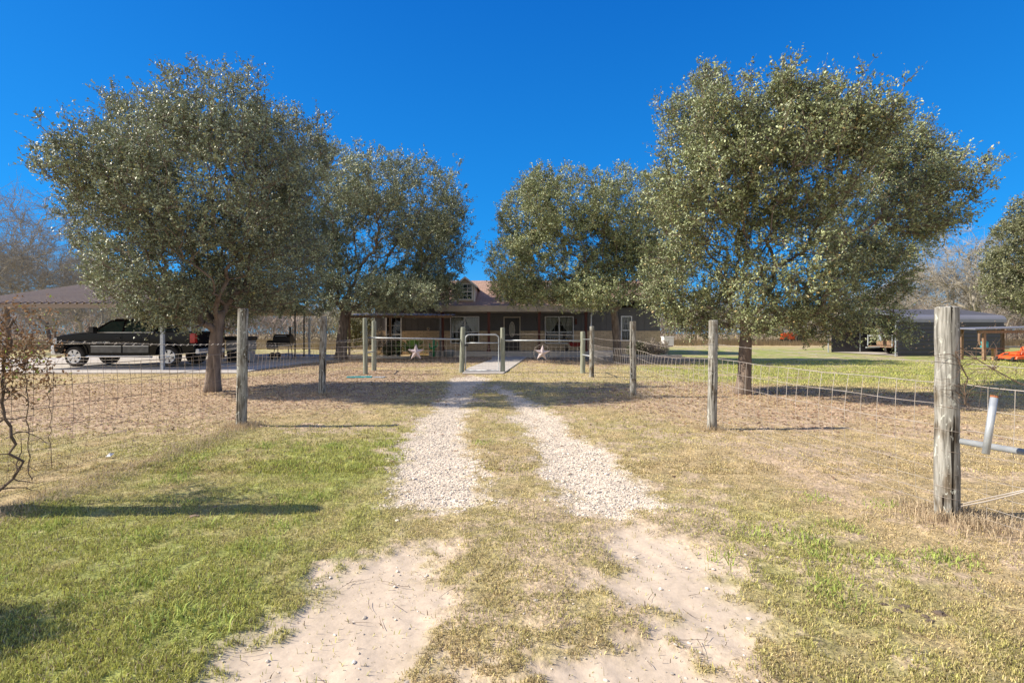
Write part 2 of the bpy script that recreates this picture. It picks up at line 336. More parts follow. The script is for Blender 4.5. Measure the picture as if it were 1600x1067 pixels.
def ground():
    ys = list(np.arange(1.7, 6.5, .035)); s = .035
    while ys[-1] < 420: s *= 1.025; ys.append(ys[-1]+s)
    ys = [-60, -30, -12, -5, -2, 0, .8, 1.3]+ys
    xs = list(np.arange(0, 3.6, .04)); s = .04
    while xs[-1] < 420: s *= 1.035; xs.append(xs[-1]+s)
    xs = [-a for a in xs[:0:-1]]+xs
    X, Y = np.meshgrid(xs, ys); x = X.ravel(); y = Y.ravel(); m = masks(x, y); z = height(x, y, m)
    ny, nx = X.shape; i = (np.arange(ny-1)[:, None]*nx+np.arange(nx-1)[None]).ravel()
    Fc = np.stack([i, i+1, i+nx+1, i+nx], 1)
    near = sstep(16, 8, y)
    straw = np.array([.46, .36, .19]); grn = np.array([.26, .30, .080]); dirt = np.array([.46, .345, .25]); lit = np.array([.43, .32, .225])
    under = np.array([.36, .275, .16])  # tan soil between near blades, darkened to stand for shadow in the thatch
    g = np.clip(m['green']*1.15-.1, 0, 1)
    c = mixn(straw, grn, g); c = mixn(c, mixn(under, [.24, .25, .085], g), near*.55)
    c = mixn(c, dirt, m['worn']); c = mixn(c, lit, m['litter']*.85)
    c = mixn(c, [.62, .53, .43], m['gravel']); c = mixn(c, [.51, .42, .325], m['sand']); c *= (1+m['sand']*(.22*(m['n1'])+.22*m['n2']))[:, None]
    c *= (1+.28*(fbm(x*9, y*9, 31)-.5)*(1-.5*m['sand']))[:, None]
    me = npmesh('ground', np.stack([x, y, z], 1), Fc, smooth=True, attrs={'Col': np.c_[c, np.ones(len(c))], 'Msk': np.stack([m['gravel'], m['sand'], m['litter'], m['green']], 1)})
    mt = bpy.data.materials.new('ground'); mt.use_nodes = True; n = mt.node_tree; p = n.nodes['Principled BSDF']; p.inputs['Roughness'].default_value = .95
    p.inputs['Specular IOR Level'].default_value = .15
    a = n.nodes.new('ShaderNodeAttribute'); a.attribute_name = 'Col'; tc = n.nodes.new('ShaderNodeTexCoord'); k = n.nodes.new('ShaderNodeAttribute'); k.attribute_name = 'Msk'
    sep = n.nodes.new('ShaderNodeSeparateColor'); n.links.new(k.outputs['Color'], sep.inputs[0])
    def noise(sc_, det=6):
        q = n.nodes.new('ShaderNodeTexNoise'); q.inputs['Scale'].default_value = sc_; q.inputs['Detail'].default_value = det; n.links.new(tc.outputs['Object'], q.inputs['Vector']); return q
    f1 = noise(28, 8); f2 = noise(3.1, 8)
    r1 = n.nodes.new('ShaderNodeMapRange'); r1.inputs[1].default_value = .3; r1.inputs[2].default_value = .7; r1.inputs[3].default_value = .62; r1.inputs[4].default_value = 1.32; n.links.new(f1.outputs[0], r1.inputs[0])
    r2 = n.nodes.new('ShaderNodeMapRange'); r2.inputs[1].default_value = .3; r2.inputs[2].default_value = .7; r2.inputs[3].default_value = .78; r2.inputs[4].default_value = 1.2; n.links.new(f2.outputs[0], r2.inputs[0])
    mu = n.nodes.new('ShaderNodeMath'); mu.operation = 'MULTIPLY'; n.links.new(r1.outputs[0], mu.inputs[0]); n.links.new(r2.outputs[0], mu.inputs[1])
    # sand is smoother than turf: fade the mottling there
    lp = n.nodes.new('ShaderNodeMix'); lp.data_type = 'FLOAT'; n.links.new(mu.outputs[0], lp.inputs[2]); lp.inputs[3].default_value = 1
    sm = n.nodes.new('ShaderNodeMath'); sm.operation = 'MULTIPLY'; sm.inputs[1].default_value = .72; n.links.new(sep.outputs[1], sm.inputs[0]); n.links.new(sm.outputs[0], lp.inputs[0])
    vm = n.nodes.new('ShaderNodeVectorMath'); vm.operation = 'SCALE'; n.links.new(a.outputs['Color'], vm.inputs[0]); n.links.new(lp.outputs[0], vm.inputs['Scale'])
    n.links.new(vm.outputs[0], p.inputs['Base Color'])
    b = n.nodes.new('ShaderNodeBump'); b.inputs['Strength'].default_value = .7; b.inputs['Distance'].default_value = .02; f3 = noise(45, 6)
    bs = n.nodes.new('ShaderNodeMapRange'); bs.inputs[3].default_value = .75; bs.inputs[4].default_value = .12; n.links.new(sep.outputs[1], bs.inputs[0]); n.links.new(bs.outputs[0], b.inputs['Strength'])
    n.links.new(f3.outputs[0], b.inputs['Height']); n.links.new(b.outputs[0], p.inputs['Normal'])
    tag(link('ground', me, mt), kind='structure')
ground()

# grass blades: thin bent triangles, denser near the camera
def blades(name, n, y0, y1, xl, ln, wd, seed, power=1.0, flat=.55, colf=None, dens=None, pts=None, upr=.35):
    rg = np.random.default_rng(seed)
    if pts is None:
        y = y0+(y1-y0)*rg.random(n)**power; x = (rg.random(n)*2-1)*(xl*y+.4)
    else: x, y = pts; n = len(x)
    m = masks(x, y)
    if dens is None:
        keep = (1-m['sand'])**1.6*(1-m['gravel'])**1.6*(1-.82*m['worn'])*(1-.5*m['litter'])*(.18+1.1*sstep(.36, .60, fbm(x*9, y*9, 77, 4)+.10*m['green'])); keep = np.maximum(keep, .018*m['sand'])
        keep *= (sdpoly(x, y, PATH) < .02)*(sdpoly(x, y, SLAB) < .02)
    else: keep = dens(x, y, m)
    k = rg.random(len(x)) < keep; x, y = x[k], y[k]; m = {a: b[k] for a, b in m.items()}; n = len(x)
    z = height(x, y, m)-.004
    t = rg.random(n)*2*np.pi; hor = (1-upr)*rg.random(n)**.6; L = ln*(.45+rg.random(n)*.9)*(.7+.6*m['green'])
    dx = np.cos(t)*hor; dy = np.sin(t)*hor; dz = np.sqrt(1-hor**2)*(1-flat*rg.random(n)); wv = wd*(.6+.8*rg.random(n)); u = t+np.pi/2+rg.normal(0, .7, n)
    b = np.stack([x, y, z], 1); s = np.stack([np.cos(u)*wv, np.sin(u)*wv, 0*x], 1)
    mid = b+np.stack([dx*.45, dy*.45, dz*.75], 1)*L[:, None]; tip = b+np.stack([dx*1.15, dy*1.15, dz*(.85+.3*rg.random(n))], 1)*L[:, None]
    V = np.stack([b-s*.5, b+s*.5, mid+s*.4, tip, mid-s*.4], 1).reshape(-1, 3)
    i = np.arange(n)*5; Fc = np.concatenate([np.stack([i, i+1, i+2, i+4], 1)]); T = np.stack([i+4, i+2, i+3, i+3], 1)
    gr = np.clip(m['green']*1.25-.12+rg.normal(0, .22, n), 0, 1)
    c = mixn([.60, .48, .26], [.46, .47, .125], gr); br = rg.random(n)
    c = np.where((br < .10)[:, None], np.array([.20, .14, .09]), c); c = np.where((br > .93)[:, None], np.array([.55, .48, .30]), c)
    c *= (.50+.95*rg.random(n)**1.3)[:, None]
    if colf is not None: c = colf(c, x, y, m, rg)
    C = np.repeat(np.c_[c, np.ones(n)], 5, 0)
    # quads + tip triangles as one tri/quads soup -> all triangles
    F3 = np.concatenate([np.stack([i, i+1, i+2], 1), np.stack([i, i+2, i+4], 1), np.stack([i+4, i+2, i+3], 1)])
    return V, F3, C
def grass():
    sets = [blades('g', 470000, 1.9, 5.6, 1.08, .027, .0038, 1, 1.25),
            blades('g', 330000, 5.2, 12.0, 1.1, .034, .0062, 2, 1.2, upr=.45),
            blades('g', 190000, 11.5, 26.0, 1.1, .050, .014, 3, 1.0, upr=.5)]
    # dead grass raked into a windrow along the left fence, and tall tufts round the posts
    rg = np.random.default_rng(8); n = 9000; y = 2.4+rg.random(n)*5.6; x = -3.98+rg.normal(0, .13, n)
    def straw(c, x, y, m, rg): return mixn([.42, .32, .22], [.66, .54, .36], rg.random(len(x)))*(.6+.6*rg.random(len(x)))[:, None]
    sets.append(blades('g', 0, 0, 0, 0, .07, .004, 9, colf=straw, dens=lambda x, y, m: x*0+.8, pts=(x, y), flat=.8, upr=.1))
    px_, py_ = [], []
    for cx, cy, k, r in ((3.4, 3.95, 2600, .17), (-4.12, 7.75, 900, .14), (2.96, 7.55, 700, .12), (2.66, 11.2, 500, .14), (-4.4, 11.8, 600, .2), (3.75, 3.7, 900, .25)):
        px_.append(cx+rg.normal(0, r, k)); py_.append(cy+rg.normal(0, r, k))
    sets.append(blades('g', 0, 0, 0, 0, .11, .0045, 10, colf=straw, dens=lambda x, y, m: x*0+.8, pts=(np.concatenate(px_), np.concatenate(py_)), flat=.3, upr=.5))
    V = np.concatenate([s[0] for s in sets]); C = np.concatenate([s[2] for s in sets]); off = 0; Fs = []
    for s in sets: Fs.append(s[1]+off); off += len(s[0])
    o = link('grass', npmesh('grass', V, np.concatenate(Fs), attrs={'Col': C}), M['blade'])
    tag(o, 'short mown grass, green and straw coloured, either side of the drive', 'grass', kind='stuff')
    # tall lush weed clumps in the green verge
    n = 5000; cl = [(rg.uniform(-3.6, -1.2), rg.uniform(2.3, 6.5)) for _ in range(34)]+[(rg.uniform(1.2, 3.2), rg.uniform(2.6, 4.6)) for _ in range(14)]+[(-.4, 6.6), (3.72, 3.35), (3.9, 3.5)]
    a = np.array([cl[i] for i in rg.integers(0, len(cl), n)]); x = a[:, 0]+rg.normal(0, .09, n); y = a[:, 1]+rg.normal(0, .08, n)
    def lush(c, x, y, m, rg): return np.array([[.36, .43, .11]])*(.6+.7*rg.random(len(x)))[:, None]
    V, F3, C = blades('w', 0, 0, 0, 0, .055, .007, 11, colf=lush, dens=lambda x, y, m: (1-m['sand'])*(1-m['gravel']), pts=(x, y), flat=.5, upr=.25)
    tag(link('weeds', npmesh('weeds', V, F3, attrs={'Col': C}), M['blade']), 'bright green broad weeds growing among the shorter grass', 'weeds', kind='stuff')
grass()

# stones, twigs and fallen leaves
ICO_V = np.array([(0, 0, 1)]+[(.894*math.cos(i*1.2566), .894*math.sin(i*1.2566), .447) for i in range(5)]+[(.894*math.cos(i*1.2566+.628), .894*math.sin(i*1.2566+.628), -.447) for i in range(5)]+[(0, 0, -1)])
ICO_F = np.array([(0, 1+i, 1+(i+1) % 5) for i in range(5)]+[(1+i, 6+i, 1+(i+1) % 5) for i in range(5)]+[(1+(i+1) % 5, 6+i, 6+(i+1) % 5) for i in range(5)]+[(11, 6+(i+1) % 5, 6+i) for i in range(5)])
def stones():
    rg = np.random.default_rng(5); n = 330000; y = 2.0+rg.random(n)**1.3*15; x = rg.uniform(-2.2, 2.2, n); m = masks(x, y)
    k = rg.random(n) < np.clip(m['gravel']*.68+m['sand']*.006+m['worn']*.012, 0, 1); x, y = x[k], y[k]; m = {a: b[k] for a, b in m.items()}; n = len(x)
    r = .0022+.009*rg.random(n)**5+.003*rg.random(n); big = rg.random(n) < .010; r[big] *= 2.0
    V = ICO_V[None]*(r[:, None, None]*(.65+.6*rg.random((n, 12, 1))))*np.array([1, 1, .62]); a = rg.random(n)*6.28
    c, s = np.cos(a)[:, None], np.sin(a)[:, None]; sx = (.8+.7*rg.random(n))[:, None]
    vx = V[:, :, 0]*sx; vy = V[:, :, 1]; V = np.stack([vx*c-vy*s+x[:, None], vx*s+vy*c+y[:, None], V[:, :, 2]+(height(x, y, m)+r*.30)[:, None]], 2)
    Fc = (ICO_F[None]+(np.arange(n)*12)[:, None, None]).reshape(-1, 3)
    col = np.array([.80, .71, .60])*(.50+.5*rg.random(n))[:, None]; col = np.repeat(np.c_[col, np.ones(n)], 12, 0)
    tag(link('gravel', npmesh('gravel', V.reshape(-1, 3), Fc, attrs={'Col': col}), M['stone']), 'pale crushed limestone in the two wheel tracks', 'gravel', kind='stuff')
    # fallen leaves
    n = 110000; y = 5+rg.random(n)*24; x = rg.uniform(-15, 12, n); m = masks(x, y); k = rg.random(n) < m['litter']*.9+.015; x, y = x[k], y[k]
    m = {a: b[k] for a, b in m.items()}; n = len(x); z = height(x, y, m)+.012; a = rg.random(n)*6.28; L = (.022+.02*rg.random(n)); wd = L*.4
    dx, dy = np.cos(a)*L, np.sin(a)*L; ex, ey = -np.sin(a)*wd, np.cos(a)*wd; tz = rg.normal(0, .008, (n, 4))
    V = np.stack([np.stack([x-dx, y-dy, z+tz[:, 0]], 1), np.stack([x+ex, y+ey, z+tz[:, 1]], 1), np.stack([x+dx, y+dy, z+tz[:, 2]], 1), np.stack([x-ex, y-ey, z+tz[:, 3]], 1)], 1).reshape(-1, 3)
    col = mixn([.30, .18, .11], [.62, .47, .36], rg.random(n))*(.6+.6*rg.random(n))[:, None]
    tag(link('fallen_leaves', npmesh('fallen_leaves', V, np.arange(n*4).reshape(n, 4), attrs={'Col': np.repeat(np.c_[col, np.ones(n)], 4, 0)}), M['blade']),
        'brown fallen oak leaves scattered on the bare soil under the trees', 'fallen leaves', kind='stuff')
    b = MB()
    for i in range(420):
        y0 = rg.uniform(2.1, 7.5); x0 = rg.uniform(-1, 1)*y0; z0 = float(height(np.array([x0]), np.array([y0]))[0])+.012; a = rg.random()*6.28; p = []
        L = rg.uniform(.04, .16); 
        for j in range(4): p.append((x0+math.cos(a)*L*j/3+rg.normal(0, .004), y0+math.sin(a)*L*j/3+rg.normal(0, .004), z0+rg.uniform(0, .008)))
        b.tube(p, [.0016, .0014, .001, .0006], 4)
    tag(b.build('twigs', M['vine']), 'thin dry twigs lying on the sandy tracks', 'twigs', kind='stuff')
stones()

def flat_poly(name, poly, z0, z1, m, zoff=0):
    b = MB(); b.prism(poly, lambda p: (p[0], p[1], z0), lambda p: (p[0], p[1], z1)); o = b.build(name, M[m]); return tag(o, kind='structure')
flat_poly('path', PATH[::-1], -.1, .055, 'concrete')
flat_poly('concrete_slab', SLAB[::-1], -.1, .06, 'concrete')

# ---------------- trees ----------------
def px_lobes(Y, lobes, seed=0, dy=1.0):
    """crown masses: survey in photo pixels at distance Y -> ellipsoids in metres"""
    rg = random.Random(seed); out = []; k0 = Y/F
    xm = (min(l[0]-l[2] for l in lobes)+max(l[0]+l[2] for l in lobes))/2; Rc = (max(l[0]+l[2] for l in lobes)-min(l[0]-l[2] for l in lobes))/2
    for i, (cx, cy, rx, ry) in enumerate(lobes):
        r = (rx+ry)/2*k0*dy; room = max(0, math.sqrt(max(0, Rc*Rc-(cx-xm)**2))*k0*.95-r*.75)      # as deep as it is wide
        Yl = Y+(1 if i % 2 else -1)*rg.uniform(.25, .95)*room*(.85 if cy < HZ-110 else .5); k = Yl/F
        out.append(((cx-800)*k, Yl, CAM_H-(cy-HZ)*k, rx*k, r, ry*k))
    return out
def sample_lobes(rg, lobes, n, shell=.55, surf=1.0):
    vol = np.array([l[3]*l[4]*l[5] for l in lobes])**.62; idx = rg.choice(len(lobes), n, p=vol/vol.sum()); L = np.array(lobes)[idx]
    d = rg.normal(size=(n, 3)); d /= np.linalg.norm(d, axis=1)[:, None]
    r = rg.random(n)**(1/3); r = np.where(rg.random(n) < shell, .8+.22*rg.random(n), r)*surf
    return L[:, :3]+d*L[:, 3:]*r[:, None]
def skeleton(rg, trunk, pts, pen=.45):
    """greedy spanning tree from trunk polyline through the twig points"""
    nodes = [np.array(t, float) for t in trunk]; par = [-1]+list(range(len(trunk)-1)); pl = [0.0]
    for i in range(1, len(nodes)): pl.append(pl[-1]+np.linalg.norm(nodes[i]-nodes[i-1]))
    top = nodes[-1]; order = np.argsort(np.linalg.norm(pts-top, axis=1)); N = np.zeros((len(trunk)+len(pts), 3)); N[:len(nodes)] = nodes
    PL = np.zeros(len(N)); PL[:len(nodes)] = pl; cnt = len(nodes); start = len(trunk)-min(2, len(trunk)-1)-1 if len(trunk) > 2 else 1
    par = par+[0]*len(pts)
    DT = np.zeros(len(N)); DT[:cnt] = [np.linalg.norm(q-top) for q in nodes]
    for i in order:
        p = pts[i]; d = np.linalg.norm(N[start:cnt]-p, axis=1); cost = d+pen*PL[start:cnt]+.0
        j = int(np.argmin(cost))+start; N[cnt] = p; par[cnt] = j; PL[cnt] = PL[j]+d[j-start]; cnt += 1
    return N, np.array(par)
def frusta(P0, P1, r0, r1, n):
    D = P1-P0; L = np.linalg.norm(D, axis=1, keepdims=True)+1e-9; D = D/L
    A = np.where(np.abs(D[:, 2:3]) < .9, [[0, 0, 1.]], [[1., 0, 0]]); U = np.cross(D, A); U /= np.linalg.norm(U, axis=1)[:, None]; Vv = np.cross(D, U)
    t = np.arange(n)*2*np.pi/n; ring = U[:, None]*np.cos(t)[None, :, None]+Vv[:, None]*np.sin(t)[None, :, None]
    V = np.concatenate([P0[:, None]+ring*r0[:, None, None], P1[:, None]+ring*r1[:, None, None]], 1); m = len(P0)
    i = np.arange(n); q = np.stack([i, (i+1) % n, n+(i+1) % n, n+i], 1); Fc = q[None]+(np.arange(m)*2*n)[:, None, None]
    return V.reshape(-1, 3), Fc.reshape(-1, 4)
def catq(parts):
    V = []; Fc = []; o = 0
    for v, f in parts: V.append(v); Fc.append(f+o); o += len(v)
    return np.concatenate(V), np.concatenate(Fc)
def limbs(rg, N, par, rt, rtip, nt_, wob=.10, pipe=.5):
    n = len(N); cnt = np.ones(n)
    # children come after parents
    for i in range(n-1, 0, -1): cnt[par[i]] += cnt[i]
    rad = rtip*cnt**pipe; rad *= 1; sc_ = rt/rad[0]; rad = np.maximum(rtip, rad*np.where(cnt > 8, sc_, 1+(sc_-1)*(cnt/8)))
    e = np.arange(max(1, nt_), n); P0 = N[par[e]]; P1 = N[e]; r1 = rad[e]; r0 = np.minimum(rad[par[e]], r1*1.6)
    L = np.linalg.norm(P1-P0, axis=1)[:, None]; k = 3; pts = [P0]
    bow = rg.normal(0, 1, P0.shape)*L*wob; bow[:, 2] -= 0
    for j in range(1, k):
        t = j/k; pts.append(P0*(1-t)+P1*t+bow*math.sin(math.pi*t)+rg.normal(0, 1, P0.shape)*L*wob*.25)
    pts.append(P1); out = []
    thick = r1 > .02
    for j in range(k):
        a = r0*(1-j/k)+r1*j/k; b = r0*(1-(j+1)/k)+r1*(j+1)/k; ext = (pts[j+1]-pts[j])*.05
        for sel, ns in ((thick, 8), (~thick, 4)):
            if sel.any(): out.append(frusta(pts[j][sel]-ext[sel], pts[j+1][sel]+ext[sel], a[sel], b[sel], ns))
    return out, rad
def trunk_mesh(pts, r0, r1, flare=1.5, seed=0):
    b = MB(); rg = random.Random(seed); P_ = []; Rr = []; n = 14
    for i in range(n):
        t = i/(n-1); f = t*(len(pts)-1); k = min(int(f), len(pts)-2); u = f-k
        p = Vector(pts[k]).lerp(Vector(pts[k+1]), u); P_.append(p+Vector((rg.uniform(-1, 1), rg.uniform(-1, 1), 0))*r0*.06)
        Rr.append((r0*(1-t)+r1*t)*(1+(flare-1)*math.exp(-t*12))*rg.uniform(.95, 1.05))
    b.tube(P_, Rr, 14, cap=True); V = np.array(b.v)
    return b
def leaves(rg, C, out, k_tw, tw_len, n_leaf, ll, cols, up=.25, droop=0):
    """twigs springing from the twig points C with leaves along them"""
    n = len(C); C2 = np.repeat(C, k_tw, 0); O = np.repeat(out, k_tw, 0); m = len(C2)
    d = rg.normal(size=(m, 3))*.75+O*.75; d[:, 2] += up; d /= np.linalg.norm(d, axis=1)[:, None]; L = tw_len*(.5+.9*rg.random(m))
    tip = C2+d*L[:, None]; tw = frusta(C2, tip, np.full(m, .004), np.full(m, .0015), 3)
    q = np.repeat(np.arange(m), n_leaf); s = .15+.9*rg.random(len(q)); ctr = C2[q]+d[q]*(L[q]*s)[:, None]+rg.normal(0, ll*.5, (len(q), 3))
    a = rg.normal(size=(len(q), 3))*.8+d[q]*.7; a[:, 2] -= droop; a /= np.linalg.norm(a, axis=1)[:, None]; b = np.cross(a, rg.normal(size=(len(q), 3))); b /= np.linalg.norm(b, axis=1)[:, None]
    l = ll*(.6+.8*rg.random(len(q)))[:, None]; wd = l*.26; nn = np.cross(a, b)
    V = np.stack([ctr-a*l*.5, ctr+b*wd+nn*l*.05, ctr+a*l*.5, ctr-b*wd+nn*l*.05], 1).reshape(-1, 3); Fc = np.arange(len(q)*4).reshape(-1, 4)
    cc = np.repeat(rg.random(m), n_leaf); clump = np.repeat(np.repeat(rg.random(n), k_tw), n_leaf)
    t = np.clip(.5*clump+.3*cc+.35*rg.random(len(q))-.05, 0, 1); c = mixn(cols[0], cols[1], t); z = rg.random(len(q)) > .965
    c = np.where(z[:, None], np.array(cols[2]), c)*(.45+.85*rg.random(len(q)))[:, None]
    return V, Fc, np.repeat(np.c_[c, np.ones(len(c))], 4, 0), tw
def oak(px, basey, lobes, seed, label, group, rt, fork, n, k_tw, tw_len, n_leaf, ll, cols, lean=0, dy=1.0, skirts=None, sprigs=0, shell=.55):
    Y = F*CAM_H/(basey-HZ); X = (px-800)/F*Y; rg = np.random.default_rng(seed)
    root = thing('oak_tree', (X, Y, 0), label, 'tree', group)
    sh = 9 if Y < 15 else 4; Lb = px_lobes(Y, [(a, b, c-sh, d-sh) for a, b, c, d in lobes], seed, dy); tp = (X+lean, Y+.1, fork)
    trunk = [(X, Y, -.1), (X+lean*.3, Y, fork*.4), (X+lean*.75, Y+.05, fork*.82), (X+lean*.9, Y+.08, fork*.93), tp]
    pts = sample_lobes(rg, Lb, n, shell)
    if sprigs:
        s = sample_lobes(rg, Lb, sprigs*6, 1.0, 1.0); s = s[s[:, 2] > np.quantile(s[:, 2], .3)][:sprigs]; c = np.array(tp); d = s-c; d /= np.linalg.norm(d, axis=1)[:, None]; d[:, 2] += .35
        pts = np.concatenate([pts]+[s+d*(a+rg.random((len(s), 1))*.12)*Y/14 for a in (.05, .2, .38)])
    hmin = 1.25 if Y < 15 else 1.9
    pts = pts[pts[:, 2] > hmin]; ytop = min(b-d for a, b, c, d in lobes)+2; lim = ytop-8+60*rg.random(len(pts))**2+34*vnoise(pts[:, 0]*1.1*12/Y, pts[:, 1]*.9*12/Y, seed); pts = pts[pts[:, 2] < CAM_H+(HZ-lim)/F*np.minimum(pts[:, 1], Y+1)]
    N, par = skeleton(rg, trunk, pts); out, rad = limbs(rg, N, par, rt*.75, .006, len(trunk), .11)
    C = N[len(trunk):]; O = C-N[par[len(trunk):]]; O /= np.linalg.norm(O, axis=1)[:, None]+1e-9
    V, Fc, col, tw = leaves(rg, C, O, k_tw, tw_len, n_leaf, ll, cols)
    o0 = np.array([X, Y, 0]); bv, bf = catq(out+[tw])
    trunk_mesh(trunk+[(tp[0]+lean*.1, tp[1], tp[2]+.25)], rt, rt*.72, 1.45, seed).build('trunk', M['bark'], root, smooth=True)
    link('limbs', npmesh('limbs', bv-o0, bf, smooth=True), M['bark'], root)
    link('crown', npmesh('crown', V-o0, Fc, attrs={'Col': col}), M['leaf'], root)
    return root
CG = [(.10, .125, .065), (.40, .46, .28), (.52, .48, .18)]        # grey-green
CY = [(.11, .135, .055), (.43, .49, .23), (.60, .47, .20)]        # yellower
GR = 'live oaks in the front yard'
oak(332, 613, [(330, 180, 85, 85), (232, 215, 80, 70), (140, 262, 85, 45), (195, 350, 85, 85), (330, 290, 150, 120), (440, 250, 80, 80), (250, 430, 110, 75), (400, 400, 110, 100), (255, 466, 66, 42), (350, 465, 90, 42), (205, 300, 80, 70), (190, 430, 45, 35), (270, 498, 55, 30), (345, 498, 55, 30)],
    11, 'broad oak left of the drive, its low branches hanging in front of the black truck', GR, .155, 1.72, 2900, 5, .33, 12, .055, CG, lean=.10, sprigs=200)
oak(532, 561.5, [(575, 275, 75, 60), (500, 310, 85, 90), (650, 320, 70, 80), (590, 390, 120, 90), (460, 430, 100, 65), (685, 400, 45, 60), (420, 360, 60, 90), (640, 450, 80, 35), (530, 460, 100, 35), (700, 340, 30, 40), (620, 462, 70, 28), (690, 455, 35, 22)],
    22, 'oak behind the left fence, shading the left end of the house', GR, .27, 3.1, 3600, 5, .46, 14, .088, CG, lean=.3, sprigs=100, dy=1.0)
oak(1161, 617, [(1250, 200, 95, 72), (1400, 235, 65, 45), (1130, 178, 50, 60), (1075, 198, 50, 48), (1345, 200, 60, 55), (1430, 262, 70, 42), (1480, 284, 56, 26), (1105, 140, 24, 44), (1225, 140, 24, 42), (1290, 145, 24, 40), (1210, 270, 140, 100), (1370, 350, 95, 85), (1105, 310, 85, 90), (1075, 440, 80, 75), (1230, 420, 110, 90), (1350, 430, 75, 65), (1290, 500, 70, 40), (1395, 520, 32, 45), (1440, 330, 70, 50), (1100, 490, 75, 42), (1200, 500, 60, 30)],
    33, 'wide oak right of the drive with a crown drooping toward the metal shed', GR, .145, 1.75, 3300, 5, .33, 12, .055, CY, lean=.12, sprigs=260)
oak(966, 565, [(890, 315, 80, 65), (825, 345, 50, 60), (800, 415, 42, 48), (890, 410, 95, 72), (990, 330, 75, 80), (985, 430, 90, 55), (870, 462, 70, 18), (1030, 380, 60, 80), (850, 290, 30, 30), (815, 452, 50, 30), (930, 460, 60, 28)],
    44, 'oak beside the right end of the house, behind the wire fence', GR, .20, 2.5, 3000, 5, .42, 14, .083, CY, lean=-.2, sprigs=80, dy=1.0)

def bare_proto(seed, h, wd, n, tk=3, rt=.16, fork=.22, mist=0):
    rg = np.random.default_rng(seed); fk = h*fork; b = wd
    lobes = [(0, 0, h*.66, b*.5, b*.5, h*.34)]+[(rg.uniform(-.35, .35)*b, rg.uniform(-.3, .3)*b, h*rg.uniform(.5, .75), b*.3, b*.3, h*.18) for _ in range(4)]
    pts = sample_lobes(rg, lobes, n, .5); tr = [(0, 0, -.1), (rg.uniform(-.1, .1), 0, fk*.5), (rg.uniform(-.3, .3), .1, fk)]
    N, par = skeleton(rg, tr, pts, .35); out, rad = limbs(rg, N, par, rt*.8, .012, 3, .16)
    C = N[3:]; O = C-N[par[3:]]; O /= np.linalg.norm(O, axis=1)[:, None]+1e-9; q = np.repeat(np.arange(len(C)), tk*3)
    d = rg.normal(size=(len(q), 3))*.6+O[q]*.8; d /= np.linalg.norm(d, axis=1)[:, None]; L = (.35+.6*rg.random(len(q)))*h/10; s = C[q]+rg.normal(0, .05, (len(q), 3)); e = s+d*L[:, None]
    out.append(frusta(s, e, np.full(len(q), .009), np.full(len(q), .004), 3)); q2 = np.repeat(np.arange(len(q)), 2); m2 = s[q2]*.5+e[q2]*.5; d2 = d[q2]+rg.normal(size=(len(q2), 3))*.6
    out.append(frusta(m2, m2+d2*(L[q2]*.6)[:, None], np.full(len(q2), .006), np.full(len(q2), .003), 3)); bv, bf = catq(out)
    t = trunk_mesh(tr+[(tr[-1][0], .1, fk+.3)], rt, rt*.8, 1.4, seed)
    me = bpy.data.meshes.new('trunk'); me.from_pydata(t.v, [], t.f); me.materials.append(M['bark'])
    c = npmesh('crown', bv, bf); c.materials.append(M['twig'])
    ml = None
    if mist:
        k = rg.choice(len(C), mist); V, Fc, col, tw = leaves(rg, np.repeat(C[k], 12, 0)+rg.normal(0, .22, (mist*12, 3)), np.repeat(O[k], 12, 0), 3, .3, 5, .10, [(.10, .11, .04), (.17, .18, .07), (.2, .2, .1)])
        ml = npmesh('mistletoe', V, Fc, attrs={'Col': col}); ml.materials.append(M['leaf'])
    return me, c, ml
BP = [bare_proto(101, 9, 9, 420), bare_proto(102, 8, 7, 380), bare_proto(103, 10, 9, 460, fork=.3), bare_proto(104, 7, 8, 360, fork=.15), bare_proto(105, 9, 9, 430, rt=.30, fork=.33, mist=14)]
def bare(i, px, Y, s, rz, label, group='bare winter trees beyond the yard', nm='bare_tree'):
    r = thing(nm, ((px-800)/F*Y, Y, 0), label, 'tree', group); r.rotation_euler.z = rz; r.scale = (s, s, s)
    for me, n in zip(BP[i], ('trunk', 'crown', 'mistletoe')):
        if me: o = bpy.data.objects.new(n, me); COL.objects.link(o); o.parent = r
bare(2, 10, 36, 1.15, .4, 'tall bare tree at the left edge of the photo, rising above the carport roof')
bare(3, 128, 40, .95, 2.0, 'bare tree with a curved dark trunk showing above the truck hood')
bare(0, 75, 47, 1.05, 1.0, 'bare tree behind the left carport roof, between two taller ones')
bare(1, -60, 44, 1.3, 3.0, 'bare tree mostly cut off by the left edge of the photo')
bare(4, 1522, 47, 1.22, .6, 'large bare tree with a forked pale trunk and mistletoe clumps behind the slate metal building')
bare(0, 1460, 52, .95, 2.2, 'bare tree over the left half of the slate building roof')
bare(1, 1570, 56, 1.05, 4.0, 'bare tree behind the right end of the slate building')
rb = random.Random(4)
LB = []
